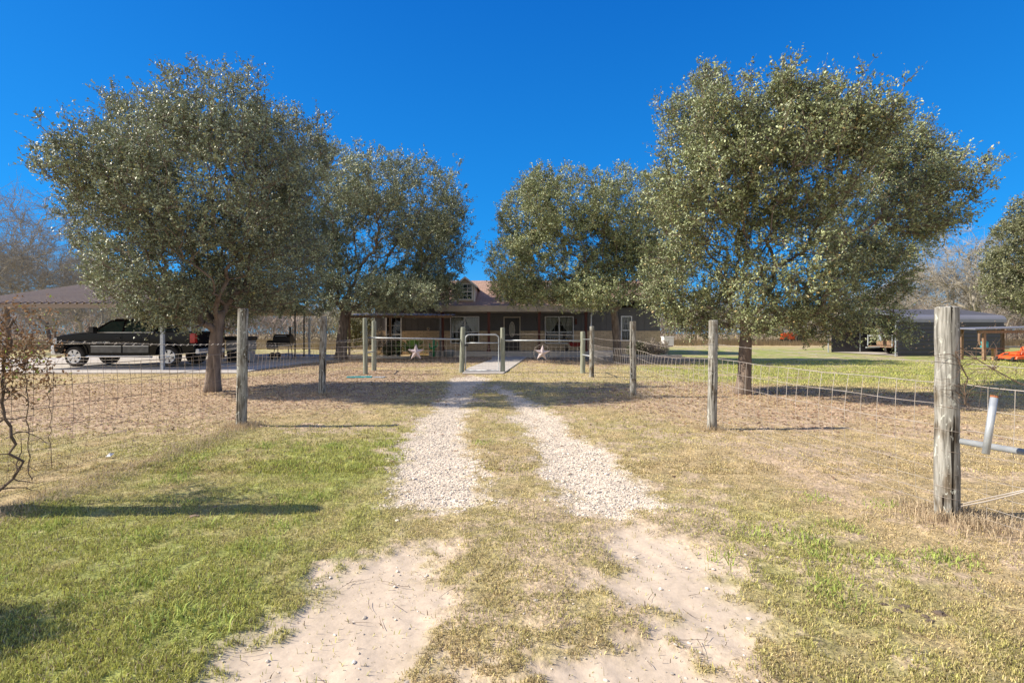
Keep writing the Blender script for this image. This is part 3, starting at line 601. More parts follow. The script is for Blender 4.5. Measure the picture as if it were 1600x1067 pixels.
LM = [(-60, 'just left of the tall tree at the left edge'), (35, 'seen under the left end of the carport roof'), (85, 'seen above the hood of the truck'), (140, 'behind the windshield of the truck'), (200, 'behind the middle of the carport'),
      (262, 'behind the rear of the truck'), (345, 'behind the short wooden post by the truck'), (392, 'behind the pale barbecue cabinet'), (432, 'behind the chimney of the smoker'), (470, 'behind the two thin poles'), (510, 'left of the fork of the oak by the house'),
      (560, 'just past the left end of the house'), (620, 'hidden mostly by the left window end of the house'), (1005, 'above the right end of the house'), (1042, 'directly above the white box on the lawn'), (1085, 'just left of the second right fence post'),
      (1125, 'between the second right fence post and the wide oak'), (1190, 'just right of the trunk of the wide oak'), (1232, 'by the small orange machine far off'), (1278, 'left of the open end of the slate building'), (1340, 'above the open end of the slate building'),
      (1395, 'above the near corner of the slate building'), (1440, 'above the siding just left of the big gate post'), (1545, 'between the forked bare tree and the evergreen'), (1590, 'behind the open shed at the right edge')]
for px, wh in LM:
    edge = px < 300 or px > 1300
    bare(rb.choice([0, 1, 2, 3]), px+rb.uniform(-5, 5), rb.uniform(57, 76), rb.uniform(.62, .95) if edge else rb.uniform(.42, .68), rb.uniform(0, 6), 'small grey bare tree '+wh, 'bare trees in the distant woods')

# evergreen at the right edge
def juniper():
    Y = 36; rg = np.random.default_rng(66); X = (1625-800)/F*Y; root = thing('evergreen_tree', (X, Y, 0), 'dense dark evergreen tree cut off by the right edge, above the open shed', 'tree')
    Lb = px_lobes(Y, [(1620, 345, 40, 40), (1610, 400, 62, 60), (1625, 450, 80, 45), (1590, 430, 45, 45), (1600, 372, 45, 35)], 5, .8); tr = [(X, Y, -.1), (X, Y, 1), (X, Y, 2.2)]
    pts = sample_lobes(rg, Lb, 1000, .6); N, par = skeleton(rg, tr, pts); out, rad = limbs(rg, N, par, .2, .008, 3, .1)
    C = N[3:]; O = C-N[par[3:]]; O /= np.linalg.norm(O, axis=1)[:, None]+1e-9
    V, Fc, col, tw = leaves(rg, C, O, 5, .5, 10, .13, [(.11, .125, .055), (.28, .29, .13), (.34, .32, .15)]); o0 = np.array([X, Y, 0]); bv, bf = catq(out+[tw])
    trunk_mesh(tr, .22, .17, 1.3, 3).build('trunk', M['bark'], root, smooth=True); link('limbs', npmesh('limbs', bv-o0, bf), M['bark'], root)
    link('crown', npmesh('crown', V-o0, Fc, attrs={'Col': col}), M['leaf'], root)
juniper()

# distant thicket and rough tall grass: masses nobody could count
def thicket():
    rg = np.random.default_rng(7); n = 150000; t = rg.uniform(-1.25, 1.25, n); Y = 64+rg.random(n)*22+6*np.sin(t*5); x = t*Y
    top = (2.6+2.8*fbm(x*.12, Y*.12, 5, 4)+1.2*vnoise(x*.5, Y*.5, 6)); z = top*rg.random(n)**.8
    d = rg.normal(size=(n, 3))*.5; d[:, 2] += .7; d /= np.linalg.norm(d, axis=1)[:, None]; L = .5+.9*rg.random(n); c = np.stack([x, Y, z], 1); s = rg.normal(size=(n, 3)); s /= np.linalg.norm(s, axis=1)[:, None]
    wd = np.where(rg.random(n) < .25, .16, .035); V = np.stack([c-s*wd[:, None]*.5, c+s*wd[:, None]*.5, c+d*L[:, None]], 1).reshape(-1, 3)
    k = fbm(x*.10, Y*.10, 15, 3); tt = np.clip((k-.45)*5, 0, 1); col = mixn([.42, .35, .31], [.25, .24, .15], tt)*(.5+.9*rg.random(n))[:, None]
    tag(link('thicket', npmesh('thicket', V, np.arange(n*3).reshape(n, 3), attrs={'Col': np.repeat(np.c_[col, np.ones(n)], 3, 0)}), M['blade']), 'grey brown leafless thicket along the far edge of the property', 'thicket', kind='stuff')
    n = 60000; Y = 42+rg.random(n)*24; x = rg.uniform(-1.2, 1.25, n)*Y; k = (x < 0)|(Y > 54); x, Y = x[k], Y[k]; n = len(x)
    h = (.35+.5*rg.random(n))*(.5+fbm(x*.2, Y*.2, 8)); s = rg.normal(0, .05, n); V = np.stack([np.stack([x-.04, Y, 0*x-.02], 1), np.stack([x+.04, Y, 0*x-.02], 1), np.stack([x+s*2, Y+s, h], 1)], 1).reshape(-1, 3)
    col = mixn([.33, .25, .15], [.44, .35, .20], rg.random(n))*(.7+.5*rg.random(n))[:, None]
    tag(link('tall_dry_grass', npmesh('tall_dry_grass', V, np.arange(n*3).reshape(n, 3), attrs={'Col': np.repeat(np.c_[col, np.ones(n)], 3, 0)}), M['blade']), 'tall straw coloured grass in front of the distant woods', 'tall grass', kind='stuff')
thicket()

# ---------------- fences ----------------
def lerp(a, b, t): return tuple(a[i]+(b[i]-a[i])*t for i in range(3))
def wood_post(root, x, y, h, r, m='post', lean=(0, 0), seed=0, name='post'):
    b = MB(); rg = random.Random(seed); n = 12; pts = []; rr = []
    for i in range(9):
        t = i/8; pts.append((x+lean[0]*t+rg.uniform(-1, 1)*r*.05, y+lean[1]*t, -.05+(h+.05)*t)); rr.append(r*(1.04-.06*t)*rg.uniform(.975, 1.025))
    pts.append((pts[-1][0], pts[-1][1], h+r*.12)); rr.append(r*.80); b.tube(pts, rr, 16); return b.build(name, M[m], root, smooth=False)
ROWS = [1.05, .877, .70, .53, .36, .25, .15, .06]
def wire_run(mesh, barb, p, q, step=.165, zp=1.05, zq=1.05, bz=(1.25, 1.25), sag=.03, seed=0, r=.0025, loose=.012, rows=None, barbr=.0024, bulge=0):
    """woven mesh between two posts p, q (x, y)"""
    rg = random.Random(seed); L = math.dist(p, q); nv = max(2, int(L/step)); dx, dy = (q[0]-p[0])/L, (q[1]-p[1])/L; nx, ny = -dy, dx
    ph = rg.uniform(0, 6); rows = rows or ROWS
    def pt(t, z):
        top = zp+(zq-zp)*t; f = z/1.05; s = math.sin(math.pi*t); off = bulge*s*math.sin(math.pi*min(1, f)*.8)+loose*math.sin(7*t+ph+z*3)*s
        lean = loose*2.2*math.sin(5*t+ph)*f
        return (p[0]+dx*(L*t+lean)+nx*off, p[1]+dy*(L*t+lean)+ny*off, f*top-sag*s*f+.004*math.sin(21*t+z*9))
    for k, z in enumerate(rows): mesh.tube([pt(i/24, z) for i in range(25)], r*(1.5 if k == 0 else 1.1 if z > .6 else .65), 4, cap=False)
    for i in range(1, nv):
        t = i/nv; j = rg.uniform(-.2, .2)/nv; mesh.tube([pt(t+j*(1-z), z) for z in rows], [r*(1.05 if z > .6 else .6) for z in rows], 4, cap=False)
    if barb is not None:
        P_ = [(p[0]+dx*L*i/20, p[1]+dy*L*i/20, bz[0]+(bz[1]-bz[0])*i/20-sag*1.2*math.sin(math.pi*i/20)) for i in range(21)]; barb.tube(P_, barbr, 4, cap=False)
        nb = int(L/.13)
        for i in range(nb):
            t = (i+.5)/nb; c = lerp(P_[int(t*20)], P_[min(20, int(t*20)+1)], t*20-int(t*20))
            for sg in (-1, 1): barb.tube([(c[0]-.010, c[1]-.006*sg, c[2]-.012*sg), (c[0]+.010, c[1]+.006*sg, c[2]+.012*sg)], .0012, 3, cap=False)
def wraps(b, x, y, r, zs):
    for z in zs: b.tube([(x+r*1.03*math.cos(a*.5236), y+r*1.03*math.sin(a*.5236), z-.012*math.cos(a*.5236)) for a in range(13)], .0022, 4, cap=False)

# right run
PR = [(3.60, 3.99), (2.96, 7.58), (2.66, 11.26), (2.53, 16.3)]
PR[0] = (3.39, 3.99)
root = thing('wire_fence', (3.39, 3.99, 0), 'woven wire fence on round weathered posts along the right side of the drive', 'fence', 'wire fences round the yard')
hs = [1.64, 1.62, 1.68, 1.63]; rs = [.078, .066, .070, .075]
for i, (x, y) in enumerate(PR): wood_post(root, x, y, hs[i], rs[i], 'post', (0.02*(i % 2), 0), 50+i)
wood_post(root, 4.25, 1.7, 1.6, .08, seed=60)
mb = MB(); bb = MB()
for i in range(3): wire_run(mb, bb, (PR[i][0]+.07, PR[i][1]), (PR[i+1][0]+.07, PR[i+1][1]), zp=[1.05, 1.06, 1.07][i], zq=[1.06, 1.07, 1.05][i], bz=[(1.21, 1.27), (1.27, 1.27), (1.27, 1.27)][i], sag=[.02, .07, .03][i], seed=i, bulge=.10)
wire_run(mb, bb, (3.47, 3.95), (4.2, 1.7), seed=9, bz=(1.21, 1.24))
for (x, y), r_, zs in zip(PR, rs, ([1.05, .87, .69, .53, .36, .25, .17, 1.21], [1.06, .88, 1.27], [1.07, .9, 1.27], [1.05])): wraps(mb, x, y, r_*1.01, zs)
bb.tube([(3.42, 3.95, .10)]+[(3.42+.78*t, 3.95-2.2*t, .10+1.38*t+.01*math.sin(t*60)) for t in [i/12 for i in range(1, 13)]], .005, 5)
bb.tube([(3.43, 3.96, .11)]+[(3.43+.78*t, 3.96-2.2*t, .10+1.38*t-.01*math.sin(t*60)) for t in [i/12 for i in range(1, 13)]], .005, 5)
mb.build('wire_mesh', M['wire'], root); bb.build('barbed_wire', M['wire'], root)
b = MB(); b.tube([(3.42, 3.90, .62), (4.2, 1.72, .62)], .023, 10); o = b.build('brace_pipe', M['galv'], root, smooth=True)
b = MB()
for z in (.5,): b.tube([(3.44+.72*z+.030*math.cos(a), 3.84-2.0*z+.0, .62+.032*math.sin(a)) for a in [k*.7 for k in range(10)]], .002, 4)
b.build('wire_ties', M['wire'], root)
p0 = W(1540, 709, 3.52); p1 = W(1553.5, 619, 3.56); b = MB(); b.tube([(p0[0], p0[1], p0[2]), (p1[0], p1[1], p1[2])], .022, 10); so = b.build('stay_pipe', M['galv'], root, smooth=True)
b = MB(); v = Vector(p1)-Vector(p0); v.normalize(); b.tube([Vector(p1)-v*.010, Vector(p1)+v*.003], .0228, 10); b.build('rusty_end', mat('rust', (.45, .16, .06), .9, scale=30, col2=(.2, .08, .04)), so)

# left run
PL_ = [(-4.12, 7.79), (-4.40, 11.84), (-4.95, 17.3)]
root = thing('wire_fence', (-4.12, 7.79, 0), 'sagging rusty wire fence with vines along the left side of the drive', 'fence', 'wire fences round the yard')
wood_post(root, -4.12, 7.79, 1.80, .075, 'post', (.03, 0), 70); wood_post(root, -4.40, 11.84, 1.80, .075, 'post', (.05, 0), 71)
wood_post(root, -4.95, 17.3, 1.92, .075, 'post_green', (-.02, 0), 72); wood_post(root, -4.33, 4.05, 2.10, .115, 'post', (0, 0), 73)
mb = MB(); bb = MB()
wire_run(mb, bb, (-4.2, 7.79), (-4.3, 4.0), zp=1.14, zq=1.17, bz=(1.27, 1.42), seed=21, loose=.03, bulge=.08, step=.17)
wire_run(mb, bb, (-4.2, 7.79), (-4.45, 11.84), zp=1.14, zq=1.04, bz=(1.27, 1.25), seed=22, sag=.05, bulge=.08)
wire_run(mb, bb, (-4.45, 11.84), (-5.0, 17.3), zp=1.04, zq=1.02, bz=(1.25, 1.25), seed=23, sag=.03)
wraps(mb, -4.12, 7.79, .076, [1.14, .95, .76, .55, .4, 1.27]); wraps(mb, -4.4, 11.84, .076, [1.04, .87])
mb.build('wire_mesh', M['rustwire'], root); bb.build('barbed_wire', M['wire'], root)
# side fence running left past the slab
root = thing('wire_fence', (-5.1, 17.4, 0), 'low wire fence crossing in front of the concrete slab and black truck', 'fence', 'wire fences round the yard')
mb = MB(); bb = MB(); wire_run(mb, bb, (-5.05, 17.35), (-9.0, 17.3), zp=.98, zq=.95, bz=(1.15, 1.1), seed=31, sag=.05, step=.2, r=.0035); wire_run(mb, bb, (-9.0, 17.3), (-13.0, 17.25), zp=.95, zq=.62, bz=(1.1, 1.1), seed=32, sag=.06, step=.24, r=.0035)
wire_run(mb, bb, (-13.0, 17.25), (-21, 17.3), zp=.62, zq=.7, bz=(1.1, 1.1), seed=33, sag=.05, step=.24, r=.0035)
mb.build('wire_mesh', M['wire'], root); bb.build('barbed_wire', M['wire'], root)
for i, x in enumerate((-9.0, -17.2)):
    b = MB(); b.tube([(x, 17.3, -.05), (x, 17.3, 1.25)], .025, 6); b.build('post', M['galv'], root)

# front fence with pipe rails either side of the walk gate
root = thing('pipe_rail_fence', (-3.2, 18.1, 0), 'wire fence with a galvanised top pipe, between the left corner posts and the walk gate', 'fence', 'pipe rail fences by the walk gate')
wood_post(root, -5.12, 19.0, 1.85, .085, 'post_green', seed=80); wood_post(root, -1.79, 18.15, 1.62, .085, 'post_green', (.06, 0), seed=81)
b = MB(); b.tube([(-4.95, 17.35, 1.26), (-1.85, 18.1, 1.20)], .024, 8); b.tube([(-4.95, 17.3, .76), (-5.12, 19.0, .72)], .024, 8); b.build('top_rail', M['galv'], root, smooth=True)
mb = MB(); wire_run(mb, None, (-4.9, 17.4), (-1.85, 18.1), zp=1.19, zq=1.17, seed=41, step=.15, sag=0, loose=.004, r=.0022); mb.build('wire_mesh', M['wire'], root)
root = thing('pipe_rail_fence', (1.1, 18.1, 0), 'wire fence with a galvanised top pipe, between the walk gate and the right corner posts', 'fence', 'pipe rail fences by the walk gate')
wood_post(root, -.33, 18.15, 1.60, .080, 'post_green', seed=82); wood_post(root, 2.49, 18.0, 1.46, .085, 'post_green', seed=83)
b = MB(); b.tube([(-.28, 18.12, 1.16), (2.45, 18.0, 1.15)], .024, 8); b.tube([(2.48, 18.0, .66), (2.53, 16.3, .68)], .024, 8); b.tube([(2.49, 18.0, 1.2), (2.55, 16.3, 1.22)], .010, 6); b.build('top_rail', M['galv'], root, smooth=True)
mb = MB(); wire_run(mb, None, (-.25, 18.12), (2.45, 18.0), zp=1.12, zq=1.12, seed=42, step=.15, sag=0, loose=.004, r=.0022)
mb.tube([(-.25, 18.12, 1.36), (.6, 18.1, 1.38), (2.5, 18.0, 1.33)], .004, 4); mb.build('wire_mesh', M['wire'], root)

# walk gate
root = thing('walk_gate', (-1.05, 18.1, 0), 'galvanised tube walk gate with rounded top corners at the end of the drive', 'gate')
def arc(cx, cz, r, a0, a1, y, n=6): return [(cx+r*math.cos(R(a0+(a1-a0)*i/n)), y, cz+r*math.sin(R(a0+(a1-a0)*i/n))) for i in range(n+1)]
x0, x1, zb, zt, y = -1.64, -.47, .10, 1.36, 18.08
b = MB(); b.tube([(x0, y, zb)]+arc(x0+.14, zt-.14, .14, 180, 90, y)+arc(x1-.14, zt-.14, .14, 90, 0, y)+[(x1, y, zb), (x0, y, zb)], .022, 8); b.build('frame', M['galv'], root, smooth=True)
b = MB(); b.tube([(x0, y, 1.07), (x1, y, 1.07)], .020, 8); b.build('cross_bar', M['galv'], root, smooth=True)
mb = MB(); wire_run(mb, None, (x0, y), (x1, y), zp=1.06, zq=1.06, seed=43, step=.11, sag=0, loose=0, r=.0022, rows=[1.05, .95, .85, .75, .65, .55, .45, .35, .25, .15]); mb.build('wire_mesh', M['wire'], root)
b = MB(); b.box(x0-.03, x0+.10, y-.035, y+.03, .96, 1.02); b.tube([(x0+.05, y-.04, .99), (x0+.05, y-.05, .86)], .008, 6); b.build('latch', M['black'], root)

# five-pointed tin stars
def star(x, y, z, r, label, ring, rot):
    root = thing('barn_star', (x, y, z), label, 'star ornament', 'tin stars on the front fence'); b = MB(); vs = [(x, y-r*.20, z), (x, y+.006, z)]
    for i in range(10):
        a = R(90+rot+36*i); q = r if i % 2 == 0 else r*.40; vs.append((x+q*math.cos(a), y, z+q*math.sin(a)))
    b.add(vs, [(0, 2+(i+1) % 10, 2+i) for i in range(10)]+[(1, 2+i, 2+(i+1) % 10) for i in range(10)]); b.build('star', M['star'], root)
    if ring: b = MB(); b.tube([(x+r*1.02*math.cos(R(a)), y+.01, z+r*1.02*math.sin(R(a))) for a in range(0, 361, 12)], .006, 5); b.build('ring', M['wire'], root)
star(-3.32, 17.70, .76, .30, 'faded tin star hung on the fence left of the walk gate', False, 0)
star(1.06, 18.0, .72, .29, 'faded tin star inside a thin wire ring, right of the walk gate', True, -4)

# vines
def vine(pts, r, seed, name_root, nleaf=60, lcol=None, ll=.03, tang=0, spread=.18, zmin=.8):
    rg = random.Random(seed); b = MB()
    for k in range(tang):
        a = Vector(rg.choice(pts)); q = [a]; d = Vector((rg.uniform(-1, 1), rg.uniform(-.6, .6), rg.uniform(-.5, 1))).normalized()
        for j in range(6): d = (d+Vector((rg.uniform(-.6, .6), rg.uniform(-.6, .6), rg.uniform(-.6, .5)))).normalized(); q.append(q[-1]+d*rg.uniform(.04, spread*.55))
        b.tube(q, [r*.5*(1-j/8) for j in range(7)], 4, cap=False)
    b.tube([(p[0]+rg.uniform(-.008, .008), p[1]+rg.uniform(-.008, .008), p[2]) for p in pts], r, 6); b.build('stems', M['vine'], name_root)
    if nleaf:
        g = np.random.default_rng(seed); C = np.array([p for p in pts if p[2] > zmin]); C = C[g.integers(0, len(C), nleaf)]+g.normal(0, spread, (nleaf, 3)); O = g.normal(size=C.shape); O /= np.linalg.norm(O, axis=1)[:, None]
        V, Fc, col, tw = leaves(g, C, O, 2, .12, 4, ll, lcol or [(.20, .11, .065), (.38, .23, .12), (.34, .46, .08)]); o0 = np.array(origin(name_root))
        link('leaves', npmesh('leaves', V-o0, Fc, attrs={'Col': col}), M['blade'], name_root); pass
def wig(p, q, n, amp, seed):
    rg = random.Random(seed); out = []
    for i in range(n+1): t = i/n; c = lerp(p, q, t); out.append((c[0]+rg.uniform(-amp, amp), c[1]+rg.uniform(-amp, amp), c[2]))
    return out
root = thing('dead_vine', (-4.28, 4.3, 0), 'thick bare vine with a tangle of withered brown leaves at the left edge', 'vine')
vine(wig((-4.33, 4.15, .0), (-4.14, 4.32, .30), 4, .02, 1)+wig((-4.16, 4.3, .36), (-4.28, 4.32, .8), 6, .03, 2)+wig((-4.27, 4.3, .86), (-4.22, 4.3, 1.55), 8, .03, 3), .011, 5, root, 170, tang=34, spread=.12, zmin=1.0)
root = thing('dead_vine', (-4.25, 4.75, 0), 'thin dry vine climbing the left fence, beside the thick one', 'vine')
vine(wig((-4.24, 4.50, .15), (-4.26, 4.48, 1.35), 18, .016, 6), .004, 6, root, 60, tang=12, spread=.09, zmin=1.0)
root = thing('dead_vine', (-4.25, 5.2, 0), 'thin dry vine on the left fence, third from the left edge', 'vine')
vine(wig((-4.24, 4.72, .20), (-4.26, 4.70, 1.22), 18, .014, 7), .003, 7, root, 30, tang=7, spread=.09, zmin=.95)
root = thing('dead_vine', (3.40, 3.9, 0), 'brittle leafless vine tangled round the big right gate post', 'vine')
vine(wig((3.46, 3.88, .90), (3.40, 3.90, 1.30), 6, .02, 8)+wig((3.50, 3.86, 1.25), (3.95, 3.5, .85), 5, .02, 9), .0045, 12, root, 26, tang=64, spread=.13, ll=.016, lcol=[(.18, .12, .08), (.3, .22, .15), (.3, .25, .12)], zmin=.9)
# the leafy clump off the left edge whose shadow falls on the verge
root = thing('fence_bush', (-4.2, 2.5, 0), 'leafy bush outside the left edge, seen only by its shadow on the grass', 'bush')
g = np.random.default_rng(90); C = sample_lobes(g, [(-4.25, 2.35, .75, .3, .22, .7), (-4.2, 2.35, 1.25, .30, .2, .28)], 260, .3); O = g.normal(size=C.shape); V, Fc, col, tw = leaves(g, C, O, 4, .15, 7, .04, CG); o0 = np.array([-4.2, 2.5, 0])
link('crown', npmesh('crown', V-o0, Fc, attrs={'Col': col}), M['leaf'], root); link('stems', npmesh('stems', tw[0]-o0, tw[1]), M['bark'], root)

# ---------------- the house ----------------
YW = 32.5; FZ = .30                                         # front wall plane, floor height
HX0, HX1 = -8.7, 9.4
house = thing('house', (0, YW, 0), 'long single storey ranch house with tan brick base, dark siding and red shingle roof', 'house')
def tri_slab(b, pts, t):
    """slab from a planar polygon, thickened downwards by t"""
    n = len(pts); b.add([tuple(p) for p in pts]+[(p[0], p[1], p[2]-t) for p in pts], [tuple(range(n)), tuple(range(n, 2*n))[::-1]]+[(i, n+i, n+(i+1) % n, (i+1) % n) for i in range(n)])
ops = [(-7.95, -7.05, .50, 2.42), (-3.86, -2.13, .78, 2.40), (-.47, .47, FZ, 2.36), (2.13, 3.86, .78, 2.40), (6.95, 7.55, .95, 2.42)]   # window / door openings x0,x1,z0,z1
def wall_with_holes(b, zlo, zhi, yf, th):
    x = HX0
    for (a, c, z0, z1) in ops:
        b.box(x, a, yf, yf+th, zlo, zhi)
        if z0 > zlo+.01: b.box(a, c, yf, yf+th, zlo, min(z0, zhi))
        if z1 < zhi-.01: b.box(a, c, yf, yf+th, max(z1, zlo), zhi)
        x = c
    b.box(x, HX1, yf, yf+th, zlo, zhi)
b = MB(); wall_with_holes(b, 0, 1.53, YW-.06, .26); b.box(HX0, HX0+.2, YW+.2, YW+8, 0, 1.53); b.box(HX1-.2, HX1, YW+.2, YW+8, 0, 1.53); b.box(HX0+.2, HX1-.2, YW+7.8, YW+8, 0, 1.53)
b.build('brick_wall', M['brick'], house)
b = MB(); wall_with_holes(b, 1.53, 3.0, YW, .2); b.box(HX0, HX0+.2, YW+.2, YW+8, 1.53, 3.0); b.box(HX1-.2, HX1, YW+.2, YW+8, 1.53, 3.0); b.box(HX0+.2, HX1-.2, YW+7.8, YW+8, 1.53, 3.0)
for gx in (HX0, HX1-.2): b.prism([(YW, 3.0), (YW+8, 3.0), (YW+4, 4.7)], lambda p, g=gx: (g, p[0], p[1]), lambda p, g=gx: (g+.2, p[0], p[1]))
k = 0
xx = HX0+.3
while xx < HX1:                                              # battens
    if not any(a-.08 < xx < c+.12 for a, c, z0, z1 in ops) : b.box(xx, xx+.035, YW-.018, YW-.001, 1.56, 2.98)
    xx += .40
b.build('siding', M['siding'], house)
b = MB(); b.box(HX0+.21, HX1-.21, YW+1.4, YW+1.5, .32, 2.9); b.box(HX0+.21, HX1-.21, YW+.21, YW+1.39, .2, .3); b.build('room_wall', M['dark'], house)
# main roof and the porch roof carried forward from it
RY, RZ = 36.5, 5.12; EY = 32.0; sl = (RZ-3.0)/(RY-30.4)
b = MB()
ez = RZ-sl*(RY-EY)
tri_slab(b, [(HX0-.5, EY, ez), (-4.5, EY, ez), (-4.5, RY, RZ), (HX0-.5, RY, RZ)], .12); tri_slab(b, [(5.05, EY, ez), (HX1+.5, EY, ez), (HX1+.5, RY, RZ), (5.05, RY, RZ)], .12)
tri_slab(b, [(-4.499, 30.4, 3.0), (5.049, 30.4, 3.0), (5.049, RY, RZ), (-4.499, RY, RZ)], .12)
tri_slab(b, [(HX0-.5, RY, RZ-.001), (HX1+.5, RY, RZ-.001), (HX1+.5, YW+8.5, 3.0), (HX0-.5, YW+8.5, 3.0)], .12)
roof = b.build('roof', M['shingle'], house)
b = MB(); b.box(-4.55, 5.1, 30.33, 30.398, 2.68, 3.02); b.box(-4.55, 5.1, 30.40, YW-.02, 2.66, 2.68)
b.build('porch_fascia', M['cream'], roof)
for a_, c_ in ((HX0-.5, -4.56), (5.11, HX1+.5)): b = MB(); b.box(a_, c_, EY-.06, EY-.002, ez-.22, ez+.01); b.build('fascia', M['cream'], roof)
for a_, c_ in ((HX0-.5, -4.56), (5.11, HX1+.5)): b = MB(); b.box(a_, c_, EY, YW-.02, ez-.22, ez-.2); b.build('soffit', M['siding'], roof)
b = MB(); b.box(-4.9, 6.2, 30.2, YW-.07, 0, FZ); b.build('porch_floor', M['concrete'], house)
b = MB(); b.box(-1.0, 1.2, 29.7, 30.19, 0, .16); b.build('porch_step', M['concrete'], house)
for x in (-4.13, -1.38, 1.62, 4.40):
    b = MB(); b.box(x-.075, x+.075, 30.45, 30.60, FZ, 2.66); b.box(x-.10, x+.10, 30.43, 30.62, 2.52, 2.655); b.box(x-.11, x+.11, 30.42, 30.63, FZ+.003, FZ+.16); b.build('porch_post', M['redwood'], house)
b = MB(); b.tube([(4.78, 30.45, 2.66), (4.74, 30.7, 2.45), (4.72, 30.75, .35), (4.72, 30.6, .30)], .05, 8); b.build('downspout', M['white'], house)
def window(x0, x1, z0, z1, cols, label=None, curtain=True, cross=True):
    y = YW-.09; b = MB(); f = .055
    b.box(x0-f, x0+.01, y, y+.14, z0-f, z1+f); b.box(x1-.01, x1+f, y, y+.14, z0-f, z1+f); b.box(x0+.01, x1-.01, y, y+.14, z1-.01, z1+f); b.box(x0+.01, x1-.01, y, y+.14, z0-f, z0+.01)
    for i in range(1, cols): c = x0+(x1-x0)*i/cols; b.box(c-.045, c+.045, y+.004, y+.13, z0+.01, z1-.01)
    zm = z0+(z1-z0)*.42
    for i in range(cols):
        a = x0+(x1-x0)*i/cols+.05; c = x0+(x1-x0)*(i+1)/cols-.05; b.box(a, c, y+.02, y+.11, zm-.03, zm+.03)
    w_ = b.build('window', M['white'], house)
    b = MB()
    for i in range(cols):
        a = x0+(x1-x0)*i/cols+.045; c = x0+(x1-x0)*(i+1)/cols-.045
        for k in (1, 2): q = a+(c-a)*k/3; b.box(q-.005, q+.005, y+.05, y+.07, z0+.01, zm-.03); b.box(q-.005, q+.005, y+.05, y+.07, zm+.03, z1-.01)
        q = (zm+z1)/2; b.box(a, c, y+.052, y+.068, q-.008, q+.008)
    b.build('muntins', M['white'], w_)
    b = MB(); b.add([(x0, y+.085, z0), (x1, y+.085, z0), (x1, y+.085, z1), (x0, y+.085, z1)], [(0, 1, 2, 3)]); b.build('pane', M['glass'], w_)
    if curtain:                                              # lace panels tied back to the sides
        n = 24
        for sgn, a, c in ((1, x0+.03, (x0+x1)/2-.02), (-1, (x0+x1)/2+.02, x1-.03)):
            b = MB()
            vs = []; wd = c-a
            for j in range(9):
                t = j/8; z = z1-.04-(z1-z0-.10)*.62*t; keep = 1-.66*t**1.4
                for i in range(n):
                    u = i/(n-1); x = a+wd*keep*u if sgn > 0 else c-wd*keep*u; vs.append((x, YW+.11+.025*math.sin(i*1.9), z))
            b.add(vs, [(j*n+i, j*n+i+1, (j+1)*n+i+1, (j+1)*n+i) for j in range(8) for i in range(n-1)]); b.build('curtain', M['lace'], w_, smooth=True)
    return w_
window(*ops[0], 1, curtain=False); window(*ops[1], 2); window(*ops[3], 2); window(*ops[4], 1)
# door
x0, x1, z0, z1 = ops[2]; b = MB(); b.box(x0+.01, x1-.01, YW-.02, YW+.04, z0+.02, z1-.01); door = b.build('door', M['black'], house)
b = MB(); b.box(x0-.07, x0, YW-.09, YW+.05, z0, z1+.07); b.box(x1, x1+.07, YW-.09, YW+.05, z0, z1+.07); b.box(x0, x1, YW-.09, YW+.05, z1, z1+.07); b.build('frame', M['cream'], door)
def oval(cx, cz, rx, rz, y, n=28): return [(cx+rx*math.cos(2*math.pi*i/n), y, cz+rz*math.sin(2*math.pi*i/n)) for i in range(n+1)]
b = MB(); b.tube(oval(0, 1.62, .17, .47, YW-.03), .022, 6); b.tube(oval(0, 1.62, .085, .28, YW-.035), .012, 5); b.tube([(0, YW-.035, 1.17), (0, YW-.035, 1.34)], .01, 4); b.tube([(0, YW-.035, 1.9), (0, YW-.035, 2.07)], .01, 4); b.tube([(-.085, YW-.035, 1.62), (-.16, YW-.035, 1.62)], .01, 4); b.tube([(.085, YW-.035, 1.62), (.16, YW-.035, 1.62)], .01, 4)
b.build('oval_frame', M['cream'], door)
b = MB(); o_ = oval(0, 1.62, .165, .465, YW-.028)[:-1]; b.add(o_, [tuple(range(len(o_)))]); b.build('oval_glass', mat('frosted_glass', (.30, .29, .22), .25, scale=14, col2=(.16, .155, .12)), door)
b = MB(); b.ball((.38, YW-.06, 1.28), .03); b.build('handle', M['chrome'], door)
